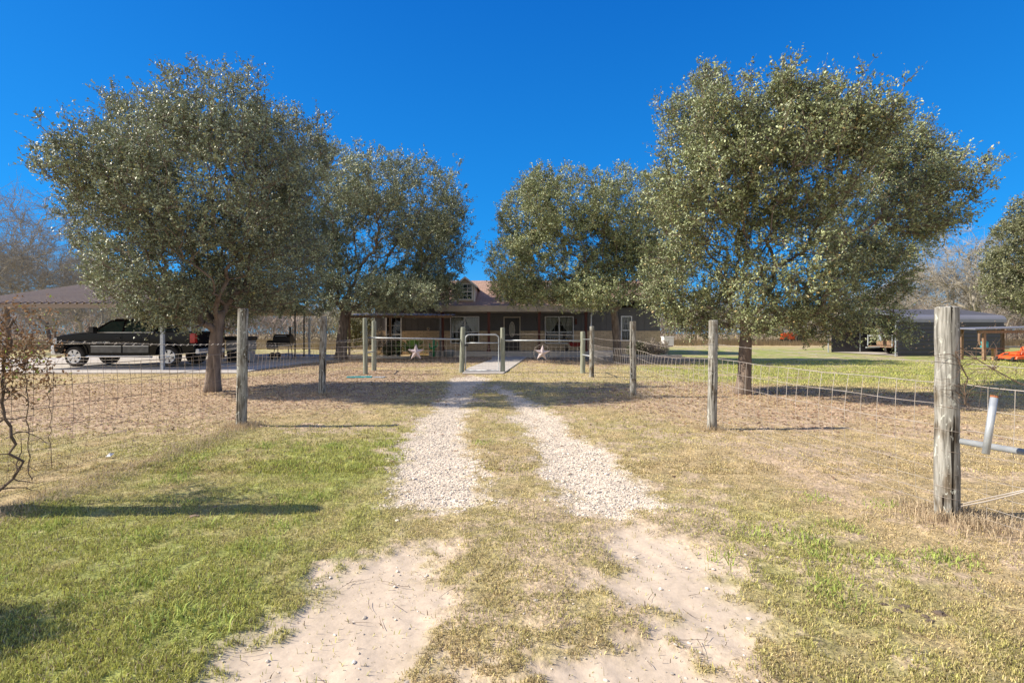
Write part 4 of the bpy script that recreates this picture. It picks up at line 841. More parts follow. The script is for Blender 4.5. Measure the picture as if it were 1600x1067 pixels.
# dormers
def dormer(x):
    yf = 31.35; zb = 3.0+sl*(yf-30.4)+.05; hw = .60; ze = zb+.96; zp = ze+.46; yb = yf+3.2; b = MB()
    b.prism([(x-hw, zb-.15), (x+hw, zb-.15), (x+hw, ze), (x, zp-.08), (x-hw, ze)], lambda p: (p[0], yf, p[1]), lambda p: (p[0], yb, p[1])); d = b.build('dormer', M['cream'], roof)
    b = MB(); e = .16
    for s in (-1, 1):
        q = [(x+s*(hw+e), yf-.18, ze-.10), (x+s*(hw+e), yb+.8, ze-.10), (x, yb+.8, zp+.04), (x, yf-.18, zp+.04)]
        tri_slab(b, q if s < 0 else q[::-1], .07)
    b.build('dormer_roof', M['shingle'], d)
    b = MB()
    for s in (-1, 1): b.prism([(x+s*(hw+e), ze-.20), (x, zp-.08), (x, zp+.05), (x+s*(hw+e), ze-.09)], lambda p: (p[0], yf-.225, p[1]), lambda p: (p[0], yf-.185, p[1]))
    b.box(x-hw-.02, x-hw+.09, yf-.03, yf-.001, zb-.1, ze); b.box(x+hw-.09, x+hw+.02, yf-.03, yf-.001, zb-.1, ze); b.build('white_trim', M['white'], d)
    b = MB(); wx = .40; z0 = zb+.10; z1 = zb+.98; zm = (z0+z1)/2; y = yf-.05
    b.box(x-wx-.07, x-wx, y, y+.04, z0-.07, z1+.07); b.box(x+wx, x+wx+.07, y, y+.04, z0-.07, z1+.07); b.box(x-wx, x+wx, y, y+.04, z1, z1+.07); b.box(x-wx, x+wx, y, y+.04, z0-.07, z0); b.box(x-wx, x+wx, y+.004, y+.036, zm-.025, zm+.025)
    for k in (1, 2): q = x-wx+2*wx*k/3; b.box(q-.013, q+.013, y+.01, y+.032, z0, zm-.025); b.box(q-.013, q+.013, y+.01, y+.032, zm+.025, z1)
    for zz in ((z0+zm)/2, (z1+zm)/2): b.box(x-wx, x+wx, y+.012, y+.03, zz-.012, zz+.012)
    b.build('window_frame', M['white'], d)
    b = MB(); b.box(x-wx, x+wx, y+.042, y+.0485, z0, z1); b.build('pane', M['carglass'], d)
for x in (-2.86, 0, 2.86): dormer(x)
for x in (4.05,):
    b = MB(); b.box(x-.05, x+.05, YW-.14, YW-.001, 2.02, 2.30); b.add([(x-.08, YW-.17, 2.02), (x+.08, YW-.17, 2.02), (x+.08, YW-.02, 2.02), (x-.08, YW-.02, 2.02), (x, YW-.09, 1.90)], [(0, 1, 2, 3), (1, 0, 4), (2, 1, 4), (3, 2, 4), (0, 3, 4)]); b.build('wall_lamp', M['redwood'], house)
for x, z, r_ in ((-5.3, 1.66, .12),):
    t = thing('wall_ornament', (x, YW-.08, z), 'small straw coloured ornament on the house wall between the left window and the awning post', 'wall ornament'); b = MB()
    for i in range(9): a = i*.698; b.tube([(x, YW-.10, z), (x+r_*math.cos(a), YW-.09, z+r_*math.sin(a))], [.03, .008], 5)
    b.build('rays', M['cream'], t); b = MB(); b.ball((x, YW-.12, z), .05); b.build('centre', M['lumber'], t)

# corrugated awning over the left end of the porch
aw = thing('patio_awning', (-6.3, 29.0, 0), 'low corrugated metal awning on thin posts at the left end of the house', 'awning'); b = MB(); n = 96; vs = []
for j, (y, z) in enumerate(((28.9, 2.42), (31.98, 2.62))):
    for i in range(n): vs.append((-9.4+6.05*i/(n-1), y, z+.022*math.sin(i*math.pi/2)+.01*math.sin(i*.5)))
vs += [(x, y, z-.012) for x, y, z in vs]
fs = [(i, i+1, n+i+1, n+i) for i in range(n-1)]+[(2*n+i, 3*n+i, 3*n+i+1, 2*n+i+1) for i in range(n-1)]+[(i, 2*n+i, 2*n+i+1, i+1) for i in range(n-1)]
b.add(vs, fs); b.build('corrugated_roof', M['awning'], aw)
b = MB(); b.box(-9.35, -3.4, 28.93, 29.0, 2.26, 2.385); b.build('beam', M['lumber'], aw)
for x in (-9.2, -6.9, -4.05):
    b = MB(); b.box(x-.05, x+.05, 28.92, 29.02, -.05, 2.258); b.build('post', M['lumber'] if x < -5 else M['siding'], aw)

# things in front of the porch
def at(px, py_, Y): return W(px, py_, Y)
x, y, z = at(678, 0, 30.0)[0], 29.9, 0
t = thing('metal_cactus', (x, y, 0), 'bright green metal cactus standing before the porch by the red post', 'garden ornament'); b = MB()
b.tube([(x, y, 0), (x, y, 1.02), (x, y, 1.06)], [.075, .075, .04], 10); b.build('stem', M['green'], t, smooth=True)
for s, z0 in ((-1, .52), (1, .62)): b = MB(); b.tube([(x, y, z0), (x+s*.18, y, z0), (x+s*.22, y, z0+.06), (x+s*.22, y, z0+.28)], [.05, .05, .05, .035], 8); b.build('arm', M['green'], t, smooth=True)
x, y = at(701, 0, 29.6)[0], 29.6
t = thing('washtub', (x, y, 0), 'galvanised washtub on the ground between the red posts', 'tub'); b = MB()
N_ = 20; prof = [(.20, .02), (.24, .02), (.29, .40), (.31, .42), (.29, .42), (.23, .06), (0.02, .06)]
vs = [(x+r*math.cos(6.2832*i/N_), y+r*.8*math.sin(6.2832*i/N_), h) for r, h in prof for i in range(N_)]; b.add(vs, [(j*N_+i, j*N_+(i+1) % N_, (j+1)*N_+(i+1) % N_, (j+1)*N_+i) for j in range(len(prof)-1) for i in range(N_)]); b.build('bowl', M['galv'], t, smooth=True)
for s in (-1, 1): b = MB(); b.tube([(x+s*.29, y-.08, .33), (x+s*.36, y, .35), (x+s*.29, y+.08, .33)], .012, 5); b.build('handle', M['galv'], t)
def rocks(cx, cy, n, label, seed, rr=.13, sp=.5, group=None):
    rg = random.Random(seed)
    t = thing('rock_pile', (cx, cy, 0), label, 'rocks', group)
    for i in range(n):
        b = MB(); q = rg.uniform(.6, 1.1)*rr; b.ball((cx+rg.uniform(-sp, sp), cy+rg.uniform(-.15, .15), q*.45), q, (1.3, 1, .7), 7, 5, .18, seed+i); b.build('rock', M['cream'], t)
rocks(-3.2, 29.4, 5, 'few pale rocks beside the galvanised washtub', 3); rocks(-7.3, 28.2, 14, 'row of grey field stones edging the bed under the awning', 4, .17, 1.3); rocks(8.2, 29.2, 9, 'pale stones edging the bed at the right end of the house', 5, .15, 1.2)
# sago palm
x, y = at(645, 0, 27.4)[0], 27.4
t = thing('sago_palm', (x, y, 0), 'glossy green sago palm with arching fronds in the bed under the awning', 'palm'); b = MB(); rg = random.Random(3)
b.tube([(x, y, 0), (x, y, .28)], [.16, .12], 10); b.build('trunk', M['bark'], t); b = MB()
for i in range(46):
    a = rg.uniform(0, 6.28); el = rg.uniform(.3, 1.35); L = rg.uniform(1.1, 1.5); pts = []
    for j in range(9):
        s = j/8*L; pts.append(Vector((x+math.cos(a)*math.cos(el)*s*1.05, y+math.sin(a)*math.cos(el)*s, .28+math.sin(el)*s-.26*s*s)))
    sd_ = Vector((-math.sin(a), math.cos(a), 0))
    for j in range(1, 9):
        for k in range(3):
            p = pts[j-1].lerp(pts[j], k/3); wl = .16*math.sin(math.pi*min(1, (j+k/3)/8.4))+.03
            d = (pts[j]-pts[j-1]).normalized()
            for s in (-1, 1): e = p+sd_*s*wl+d*wl*.7+Vector((0, 0, .03)); q = d*.03; b.add([p-q, p+q, e], [(0, 1, 2)])
b.build('fronds', mat('palm_green', (.26, .42, .10), .4, scale=4, col2=(.16, .28, .06)), t)
def shrub(cx, cy, rx, rz, label, seed, cols, n=170, ll=.06, nm='shrub', group=None):
    g = np.random.default_rng(seed); t = thing(nm, (cx, cy, 0), label, 'shrub', group); tr = [(cx, cy, -.05), (cx, cy, rz*.12), (cx, cy, rz*.3)]
    pts = sample_lobes(g, [(cx, cy, rz*.62, rx, rx*.8, rz*.42), (cx-rx*.4, cy, rz*.4, rx*.6, rx*.5, rz*.35), (cx+rx*.4, cy, rz*.45, rx*.55, rx*.5, rz*.35)], n, .6); pts = pts[pts[:, 2] > .08]; N, par = skeleton(g, tr, pts); out, rad = limbs(g, N, par, .03, .005, 3, .1)
    C = N[3:]; O = C-N[par[3:]]; O /= np.linalg.norm(O, axis=1)[:, None]+1e-9; V, Fc, col, tw = leaves(g, C, O, 4, .18, 9, ll, cols); o0 = np.array([cx, cy, 0]); bv, bf = catq(out+[tw])
    link('stems', npmesh('stems', bv-o0, bf), M['bark'], t); link('foliage', npmesh('foliage', V-o0, Fc, attrs={'Col': col}), M['leaf'], t)
DG = [(.06, .075, .035), (.15, .16, .07), (.25, .24, .12)]; TAN = [(.25, .2, .16), (.42, .36, .28), (.5, .42, .3)]
shrub(at(592, 0, 28.9)[0], 28.9, .8, 1.5, 'sparse grey shrub at the left corner of the house', 71, TAN, 120)
shrub(at(612, 0, 28.7)[0], 28.7, .5, .75, 'low dark shrub below the left window', 72, DG)
shrub(at(1000, 0, 30)[0], 30, .7, .8, 'dark green shrub in the bed left of the window corner, at the right end', 73, DG)
shrub(at(1024, 0, 29.6)[0], 29.6, .75, .95, 'tan seed headed shrub at the right corner of the house', 74, TAN, 150)
shrub(at(556, 0, 34)[0], 34, 1.1, 3.3, 'tall yellow green shrub at the left corner behind the oak trunk', 75, [(.17, .17, .07), (.34, .33, .13), (.4, .35, .15)], 330, .09)
# raised bed kerb
b = MB(); b.box(5.6, 9.6, 28.9, 29.05, -.02, .16); b.box(-9.8, -4.95, 27.7, 27.82, -.02, .15); tag(b.build('kerb', M['concrete']), kind='structure')
# red wheelbarrow by the right of the porch
x, y = at(900, 0, 30.9)[0], 31.2
t = thing('wheelbarrow', (x, y, FZ), 'dark red wheelbarrow parked on the porch below the wall lamp', 'wheelbarrow'); b = MB(); b.add([(x-.28, y-.2, FZ+.28), (x+.28, y-.2, FZ+.28), (x+.28, y+.2, FZ+.28), (x-.28, y+.2, FZ+.28), (x-.45, y-.3, FZ+.52), (x+.42, y-.3, FZ+.52), (x+.42, y+.3, FZ+.52), (x-.45, y+.3, FZ+.52)], [(0, 3, 2, 1), (0, 1, 5, 4), (1, 2, 6, 5), (2, 3, 7, 6), (3, 0, 4, 7)])
b.build('tray', mat('red_paint', (.35, .03, .02), .4, scale=6, col2=(.2, .02, .015)), t)
for s in (-1, 1): b = MB(); b.tube([(x-.55, y+s*.05, FZ+.16), (x+.1, y+s*.2, FZ+.26), (x+.8, y+s*.28, FZ+.48)], .018, 6); b.tube([(x+.2, y+s*.2, FZ+.28), (x+.3, y+s*.22, FZ+.01)], .016, 6); b.build('handle', M['lumber'], t)
b = MB(); b.tube([(x-.55, y-.04, FZ+.17), (x-.55, y+.04, FZ+.17)], .165, 16); b.build('wheel', M['tyre'], t)
# turquoise board lying by the left corner post, white box on the far lawn, small orange machine
x, y = G(560, 592)[0], 16.1
t = thing('plastic_board', (x, y, .02), 'flat turquoise plastic board lying on the grass by the left corner post', 'board'); b = MB(); b.box(x-.42, x+.35, y-.14, y+.16, .02, .055, .2); b.build('board', M['turq'], t, bevel=.01); b = MB(); b.box(x+.42, x+.78, y-.12, y+.12, .02, .05, -.1); b.build('grey_lid', M['galv'], t, bevel=.01)
x, y = at(1043, 0, 50)[0], 50
t = thing('white_box', (x, y, 0), 'white box standing at the far edge of the green lawn', 'box'); b = MB(); b.box(x-.5, x+.5, y-.35, y+.35, .12, .95, .1); b.build('cabinet', M['white'], t, bevel=.03); b = MB(); b.box(x-.55, x+.55, y-.4, y+.4, .953, 1.03, .1); b.build('lid', M['white'], t, bevel=.02)
for s in (-1, 1): b = MB(); b.box(x+s*.38-.05, x+s*.38+.05, y-.3, y+.3, -.02, .118, .1, (x, y)); b.build('foot', M['lumber'], t)

# ---------------- carport, truck and cookers on the left ----------------
cp = thing('carport', (-16.7, 18.8, 0), 'open carport with a brown ribbed metal roof over the black truck', 'carport')
CX0, CX1, CY0, CY1, CZ0, CZ1 = -20.6, -12.6, 18.8, 25.8, 2.50, 3.97
b = MB(); prof = []; x = CX0
while x < CX1: prof += [(x, 0), (x+.16, 0), (x+.18, .06), (x+.24, .06), (x+.26, 0)]; x += .26
prof = [p for i, p in enumerate(prof) if i == 0 or p[0] > prof[i-1][0]+1e-4]; n = len(prof)
for (y0, z0, y1, z1) in ((CY0, CZ0, CY1, CZ1), (2*CY1-CY0, CZ0, CY1, CZ1)):
    vs = [(p[0], y0, z0+p[1]) for p in prof]+[(p[0], y1, z1+p[1]) for p in prof]; vs += [(a, c, d-.02) for a, c, d in vs]
    b.add(vs, [(i, i+1, n+i+1, n+i) for i in range(n-1)]+[(2*n+i, 3*n+i, 3*n+i+1, 2*n+i+1) for i in range(n-1)]+[(i, 2*n+i, 2*n+i+1, i+1) for i in range(n-1)])
b.build('roof', M['brownmetal'], cp)
b = MB(); b.box(CX0, CX1, CY0+.02, CY0+.07, CZ0-.16, CZ0-.025); b.build('front_beam', M['brownmetal'], cp)
for gx in (CX0+.02, CX1-.08):
    b = MB(); b.add([(gx, CY0+.08, CZ0-.12), (gx+.06, CY0+.08, CZ0-.12), (gx+.06, CY1, CZ1-.12), (gx, CY1, CZ1-.12), (gx, CY0+.08, CZ0-.025), (gx+.06, CY0+.08, CZ0-.025), (gx+.06, CY1, CZ1-.025), (gx, CY1, CZ1-.025)], [(0, 3, 2, 1), (4, 5, 6, 7), (0, 1, 5, 4), (1, 2, 6, 5), (2, 3, 7, 6), (3, 0, 4, 7)]); b.build('rafter', M['brownmetal'], cp)
for x, y in ((-12.9, 18.9), (-20.4, 18.9), (-20.4, 32.6), (-12.9, 32.6)):
    b = MB(); b.box(x-.055, x+.055, y-.055, y+.055, -.05, CZ0-.17); b.build('post', M['galv'], cp)

TX, TY, TZ = -18.5, 20.5, .065                                   # front bumper x, near side y
def truck():
    t = thing('pickup_truck', (TX+2.9, TY+1, TZ), 'black crew cab pickup truck with chrome wheels parked under the carport, facing left', 'pickup truck')
    Wd = 2.0; yn = TY; yf = TY+Wd
    def side(poly, y0, y1): b = MB(); b.prism([(p[0]+TX, p[1]+TZ) for p in poly], lambda p: (p[0], y0, p[1]), lambda p: (p[0], y1, p[1])); return b
    def arch(cx, cz, r, n=8): return [(cx+r*math.cos(math.pi-math.pi*i/n), cz+r*math.sin(math.pi-math.pi*i/n)) for i in range(n+1)]
    body = [(.14, .58), (.10, .85), (.10, 1.12), (.18, 1.20), (.9, 1.30), (1.45, 1.345), (1.62, 1.36), (4.22, 1.36), (4.24, 1.38), (5.72, 1.40), (5.76, .62), (5.3, .56)]+arch(4.72, .52, .50)[::-1]+[(4.15, .45), (1.5, .43)]+arch(.95, .52, .50)[::-1]+[(.40, .55)]
    side(body, yn+.04, yf-.04).build('body', M['carpaint'], t, bevel=.04)
    # hood sheet and fenders, dusty
    b = MB(); hp = [(.20, 1.205), (.9, 1.305), (1.5, 1.352), (1.5, 1.40), (.95, 1.37), (.30, 1.27)]
    b.prism([(p[0]+TX, p[1]+TZ) for p in hp], lambda p: (p[0], yn+.12, p[1]), lambda p: (p[0], yf-.12, p[1])); b.build('hood', M['hood'], t, bevel=.02)
    # fender flares
    for cx in (.95, 4.72):
        for y0, y1 in ((yn+.0, yn+.06), (yf-.06, yf)):
            b = MB(); o_, i_ = arch(cx, .52, .56), arch(cx, .52, .50); n = len(o_); vs = [(p[0]+TX, y, p[1]+TZ) for y in (y0, y1) for q in (o_, i_) for p in q]
            fs = []
            for k in range(n-1): fs += [(k, k+1, n+k+1, n+k), (2*n+k, 3*n+k, 3*n+k+1, 2*n+k+1), (k, 2*n+k, 2*n+k+1, k+1), (n+k, n+k+1, 3*n+k+1, 3*n+k)]
            b.add(vs, fs); b.build('fender_flare', M['carpaint'], t)
    # cab (tapered)
    cab = [(1.48, 1.355), (2.22, 1.86), (2.45, 1.93), (3.75, 1.94), (4.0, 1.88), (4.20, 1.355)]; n = len(cab)
    def cy(z, s): k = max(0, z-1.355)/.58; return (yn+.07+.20*k) if s < 0 else (yf-.07-.20*k)
    b = MB(); b.prism(cab, lambda p: (p[0]+TX, cy(p[1], -1), p[1]+TZ), lambda p: (p[0]+TX, cy(p[1], 1), p[1]+TZ)); b.build('cab', M['carpaint'], t, bevel=.03)
    def pane(poly, s, nm='side_window'):
        b = MB(); o_ = .006*s; b.prism(poly if s < 0 else poly, lambda p: (p[0]+TX, cy(p[1], s)+o_, p[1]+TZ), lambda p: (p[0]+TX, cy(p[1], s)+o_*2+.001*s, p[1]+TZ)); b.build(nm, M['carglass'], t)
    for s in (-1, 1):
        pane([(1.78, 1.40), (2.28, 1.80), (2.82, 1.83), (2.82, 1.40)], s); pane([(2.92, 1.40), (2.92, 1.83), (3.50, 1.83), (3.78, 1.78), (3.82, 1.40)], s)
    b = MB(); f = [(1.53, 1.41), (2.17, 1.845)]; b.add([(TX+f[0][0]-.01, cy(f[0][1], -1)+.08, TZ+f[0][1]), (TX+f[0][0]-.01, cy(f[0][1], 1)-.08, TZ+f[0][1]), (TX+f[1][0]-.01, cy(f[1][1], 1)-.08, TZ+f[1][1]), (TX+f[1][0]-.01, cy(f[1][1], -1)+.08, TZ+f[1][1])], [(0, 1, 2, 3)]); b.build('windshield', M['carglass'], t)
    b = MB(); b.add([(TX+4.19, cy(1.42, -1)+.12, TZ+1.42), (TX+4.19, cy(1.42, 1)-.12, TZ+1.42), (TX+4.04, cy(1.82, 1)-.12, TZ+1.82), (TX+4.04, cy(1.82, -1)+.12, TZ+1.82)], [(0, 3, 2, 1)]); b.build('rear_window', M['carglass'], t)
    # doors: shut lines, handles, pale lower trim
    for k, (a, c) in enumerate(((1.60, 2.86), (2.88, 3.95))):
        b = MB(); b.box(TX+a, TX+c, yn+.028, yn+.039, TZ+.50, TZ+1.34); d = b.build('door', M['carpaint'], t, bevel=.004)
        b = MB(); b.box(TX+c-.26, TX+c-.06, yn-.005, yn+.018, TZ+1.14, TZ+1.18); b.build('handle', M['black'], d, bevel=.008)
        b = MB(); b.box(TX+a+.02, TX+c-.02, yn+.012, yn+.027, TZ+.56, TZ+.80); b.build('lower_trim', M['grey_trim'], d, bevel=.006)
        b = MB(); b.box(TX+a+.02, TX+c-.02, yn+.008, yn+.024, TZ+.812, TZ+.84); b.build('moulding', M['chrome'], d)
    b = MB(); b.box(TX+1.62, TX+4.1, yn+.05, yn+.066, TZ+1.362, TZ+1.385); b.build('beltline_trim', M['chrome'], t)
    b = MB(); b.tube([(TX+1.50, yn-.05, TZ+.40), (TX+1.62, yn-.06, TZ+.42), (TX+4.0, yn-.06, TZ+.42), (TX+4.12, yn-.05, TZ+.40)], .045, 8); b.build('running_board', M['chrome'], t, smooth=True)
    # bumpers, lamps, mirror, grille
    b = MB(); b.box(TX-.04, TX+.16, yn+.05, yf-.05, TZ+.48, TZ+.86); b.build('front_bumper', M['chrome'], t, bevel=.06)
    b = MB(); b.box(TX+.06, TX+.12, yn+.30, yf-.30, TZ+.88, TZ+1.16); b.build('grille', M['chrome'], t, bevel=.01)
    for y0, y1 in ((yn+.05, yn+.32), (yf-.32, yf-.05)): b = MB(); b.box(TX+.07, TX+.24, y0-.02, y1, TZ+.92, TZ+1.16); b.build('headlight', mat('lamp_glass', (.6, .62, .66), .1, .3), t, bevel=.03)
    b = MB(); b.box(TX+5.77, TX+5.92, yn+.06, yf-.06, TZ+.50, TZ+.72); b.build('rear_bumper', M['chrome'], t, bevel=.04)
    red = mat('red_lamp', (.55, .01, .01), .15, scale=9, col2=(.42, .008, .008)); red.node_tree.nodes['Principled BSDF'].inputs['Coat Weight'].default_value = .5
    for y0, y1 in ((yn+.018, yn+.20), (yf-.20, yf-.018)): b = MB(); b.box(TX+5.58, TX+5.785, y0, y1, TZ+.95, TZ+1.34); b.build('tail_light', red, t, bevel=.02)
    b = MB(); b.box(TX+5.765, TX+5.79, yn+.23, yf-.23, TZ+.76, TZ+1.37); g = b.build('tailgate', M['carpaint'], t, bevel=.01); b = MB(); b.box(TX+5.79, TX+5.805, TY+.85, TY+1.15, TZ+1.18, TZ+1.26); b.build('handle', M['black'], g)
    b = MB(); b.box(TX+4.3, TX+5.7, yn+.12, yf-.12, TZ+1.402, TZ+1.43); b.build('bed_cover', M['black'], t, bevel=.008)
    for s, y in ((-1, yn), (1, yf)): b = MB(); b.box(TX+1.74, TX+1.92, min(y+s*.02, y+s*.24), max(y+s*.02, y+s*.24), TZ+1.36, TZ+1.60); b.tube([(TX+1.85, y-s*.08, TZ+1.40), (TX+1.85, y+s*.06, TZ+1.44)], .025, 6); b.build('mirror', M['black'], t, bevel=.03)
    # wheels
    for cx in (.95, 4.72):
        for s, y in ((-1, yn+.02), (1, yf-.02)):
            c = (TX+cx, y, TZ+.41); N = 28
            def ring(prof, b):
                m = len(prof); vs = [(c[0]+r*math.cos(6.28319*i/N), c[1]+d, c[2]+r*math.sin(6.28319*i/N)) for r, d in prof for i in range(N)]
                b.add(vs, [(j*N+i, j*N+(i+1) % N, (j+1)*N+(i+1) % N, (j+1)*N+i) for j in range(m-1) for i in range(N)]); return b
            b = ring([(.27, .005*s), (.36, .01*s), (.405, -.03*s), (.41, -.14*s), (.405, -.25*s), (.27, -.28*s)], MB()); wh = b.build('wheel', M['tyre'], t, smooth=False)
            b = ring([(.275, .012*s), (.262, .0), (.25, -.10*s), (.06, -.11*s), (0.001, -.11*s)], MB())
            b.build('rim_barrel', M['black'], wh)
            b = ring([(.278, .006*s), (.270, .016*s), (.245, .008*s), (.24, -.02*s)], MB())
            for k in range(6):
                a = k*1.0472+.3; u = Vector((math.cos(a), 0, math.sin(a))); v = Vector((-math.sin(a), 0, math.cos(a))); cc = Vector(c)
                q = [cc+u*.05+v*.045, cc+u*.05-v*.045, cc+u*.245-v*.075, cc+u*.262, cc+u*.245+v*.075]; off = Vector((0, s*.012, 0)); off2 = Vector((0, -s*.03, 0))
                b.add([p+off for p in q]+[p+off2 for p in q], [(0, 1, 2, 3, 4)]+[(i, (i+1) % 5, 5+(i+1) % 5, 5+i) for i in range(5)])
            b.ball((c[0], c[1]+s*.01, c[2]), .065, (1, .4, 1)); b.build('rim', M['chrome'], wh)
    # badge on the door
    cu = bpy.data.curves.new('badge', 'FONT'); cu.body = 'SILVERADO'; cu.size = .115; cu.extrude = .004; cu.space_character = 1.25
    tmp = bpy.data.objects.new('tmp', cu); COL.objects.link(tmp); tmp.matrix_world = Matrix.Translation((TX+1.66, yn+.022, TZ+.93)) @ Matrix.Rotation(R(90), 4, 'X'); bpy.context.view_layer.update()
    me = bpy.data.meshes.new_from_object(tmp.evaluated_get(bpy.context.evaluated_depsgraph_get())); me.transform(tmp.matrix_world); bpy.data.objects.remove(tmp); me.transform(Matrix.Translation(-origin(t)))
    link('badge', me, M['chrome'], t)
truck()
# black barrel smoker
x, y, z = -12.05, 26.6, .06
t = thing('smoker_grill', (x, y, z), 'black barrel smoker with a chimney, front shelf and wheels at the back of the slab', 'smoker')
b = MB(); b.tube([(x-.25, y, 1.05), (x+.62, y, 1.05)], .29, 20); b.build('barrel', M['black'], t, bevel=.01)
b = MB(); b.tube([(x-.62, y, .80), (x-.20, y, .80)], .235, 18); b.build('firebox', M['black'], t, bevel=.01)
b = MB(); b.tube([(x+.52, y, 1.25), (x+.52, y, 1.72)], .055, 10); b.tube([(x+.52, y, 1.70), (x+.52, y, 1.73)], .075, 10); b.build('chimney', M['black'], t)
for lx in (-.18, .5):
    for ly in (-.2, .2): b = MB(); b.tube([(x+lx, y+ly*.8, .85), (x+lx+(.04 if lx > 0 else -.06), y+ly*1.3, .07)], .02, 6); b.build('leg', M['black'], t)
b = MB(); b.box(x-.2, x+.78, y-.62, y-.30, .74, .76); b.build('shelf', M['galv'], t)
b = MB(); b.box(x-.22, x+.56, y-.22, y+.22, .32, .34); b.build('lower_rack', M['black'], t)
for ly in (-.30, .30): b = MB(); b.tube([(x-.26, y+ly-.025, .24), (x-.26, y+ly+.025, .24)], .17, 16); b.build('wheel', M['tyre'], t)
b = MB(); b.tube([(x-.1, y-.27, 1.22), (x-.1, y-.33, 1.25), (x+.45, y-.33, 1.25), (x+.45, y-.27, 1.22)], .014, 6); b.build('handle', M['galv'], t)
# pale cabinet barbecue
x, y = -12.5, 23.6
t = thing('barbecue_cabinet', (x, y, .06), 'pale grey barbecue cabinet with a black top, behind the tall left fence post', 'barbecue')
b = MB(); b.box(x-.52, x+.58, y-.3, y+.3, .62, 1.08); b.build('cabinet', mat('pale_grey_metal', (.42, .40, .37), .5, .2, scale=5, col2=(.30, .285, .27)), t, bevel=.02)
b = MB(); b.box(x-.58, x+.62, y-.34, y+.34, 1.085, 1.26); b.build('lid', M['black'], t, bevel=.03)
b = MB(); b.box(x-.5, x-.02, y-.28, y+.28, .08, .60); b.build('lower_box', M['black'], t, bevel=.01)
b = MB(); b.box(x+.02, x+.54, y-.28, y+.28, .10, .60); b.build('side_door', M['galv'], t, bevel=.01)
for lx in (-.45, .5): b = MB(); b.tube([(x+lx-.03, y-.27, .12), (x+lx+.03, y-.27, .12)], .07, 12); b.build('wheel', M['tyre'], t)
# poles of a swing line and short wooden post behind the slab
for px, Y, lab in ((461, 27.8, 'thin dark pole just right of the smoker'), (475, 28.6, 'thin dark pole nearest the fork of the oak, right of its twin')):
    x = at(px, 0, Y)[0]; t = thing('thin_pole', (x, Y, 0), lab, 'pole', 'thin poles by the smoker'); b = MB(); b.tube([(x, Y, -.05), (x, Y, 2.6)], .04, 8); b.build('shaft', M['black'], t)
    b = MB(); b.box(x-.12, x+.12, Y-.12, Y+.12, .0, .10); b.build('base', M['concrete'], t, bevel=.01)
x = at(348, 0, 27)[0]; t = thing('wooden_post', (x, 27, 0), 'short brown wooden post behind the rear of the truck', 'post'); b = MB(); b.tube([(x, 27, -.05), (x, 27, 2.6)], .10, 10); b.build('shaft', M['lumber'], t); b = MB(); b.box(x-.13, x+.13, 26.87, 27.13, 2.605, 2.68); b.build('cap', M['lumber'], t)

# ---------------- slate metal building on the right ----------------
ang = R(3.0); BX, BY = 23.05, 30.6; BL, BW, EH, RH = 6.7, 5.9, 2.18, 2.95
mbd = thing('metal_building', (BX, BY, 0), 'dark slate metal garage with rounded eaves and an open end facing left', 'metal garage')
def bl(u, v, z): return (BX+u*math.cos(ang)-v*math.sin(ang), BY+u*math.sin(ang)+v*math.cos(ang), z)
def ribwall(b, u0, u1, v, z0, z1, out=-1, pitch=.24, d=.025):
    z = z0; pf = []
    while z < z1-.001: pf += [(z, 0), (min(z+pitch*.62, z1), 0), (min(z+pitch*.72, z1), d), (min(z+pitch*.9, z1), d)]; z += pitch
    pf.append((z1, 0)); n = len(pf); vs = [bl(u0, v+out*p[1], p[0]) for p in pf]+[bl(u1, v+out*p[1], p[0]) for p in pf]+[bl(u0, v-out*.03, p[0]) for p in pf]+[bl(u1, v-out*.03, p[0]) for p in pf]
    fs = [(i, n+i, n+i+1, i+1) for i in range(n-1)]+[(2*n+i, 2*n+i+1, 3*n+i+1, 3*n+i) for i in range(n-1)]+[(i, i+1, 2*n+i+1, 2*n+i) for i in range(n-1)]+[(n+i, 3*n+i, 3*n+i+1, n+i+1) for i in range(n-1)]
    b.add(vs, fs)
for nm, v, o_ in (('side_wall', 0, -1), ('side_wall', BW, 1)): b = MB(); ribwall(b, .02, BL, v, 0, EH, o_); b.build(nm, M['slatemetal'], mbd)
b = MB(); b.add([bl(BL, 0, 0), bl(BL, BW, 0), bl(BL, BW, EH), bl(BL, BW/2, RH-.05), bl(BL, 0, EH), bl(BL-.03, 0, 0), bl(BL-.03, BW, 0), bl(BL-.03, BW, EH), bl(BL-.03, BW/2, RH-.05), bl(BL-.03, 0, EH)], [(0, 1, 2, 3, 4), (9, 8, 7, 6, 5)]); b.build('end_wall', M['slatemetal'], mbd)
def rp():   # rounded-eave roof profile (v, z)
    p = [(-.06, EH-.10), (-.05, EH+.06), (.03, EH+.19), (.16, EH+.28), (BW/2, RH)]; return p+[(BW-a, z) for a, z in p[-2::-1]]
pr = rp(); b = MB(); n = len(pr); us = [-.15+.30*i for i in range(int((BL+.3)/.30)+1)]; vs = []; fs = []
vs = [bl(-.15, v, z) for v, z in pr]+[bl(BL+.12, v, z) for v, z in pr]+[bl(-.15, v, z-.04) for v, z in pr]+[bl(BL+.12, v, z-.04) for v, z in pr]
for i in range(n-1): fs += [(i, n+i, n+i+1, i+1), (2*n+i, 2*n+i+1, 3*n+i+1, 3*n+i), (i, i+1, 2*n+i+1, 2*n+i), (n+i, 3*n+i, 3*n+i+1, n+i+1)]
b.add(vs, fs)
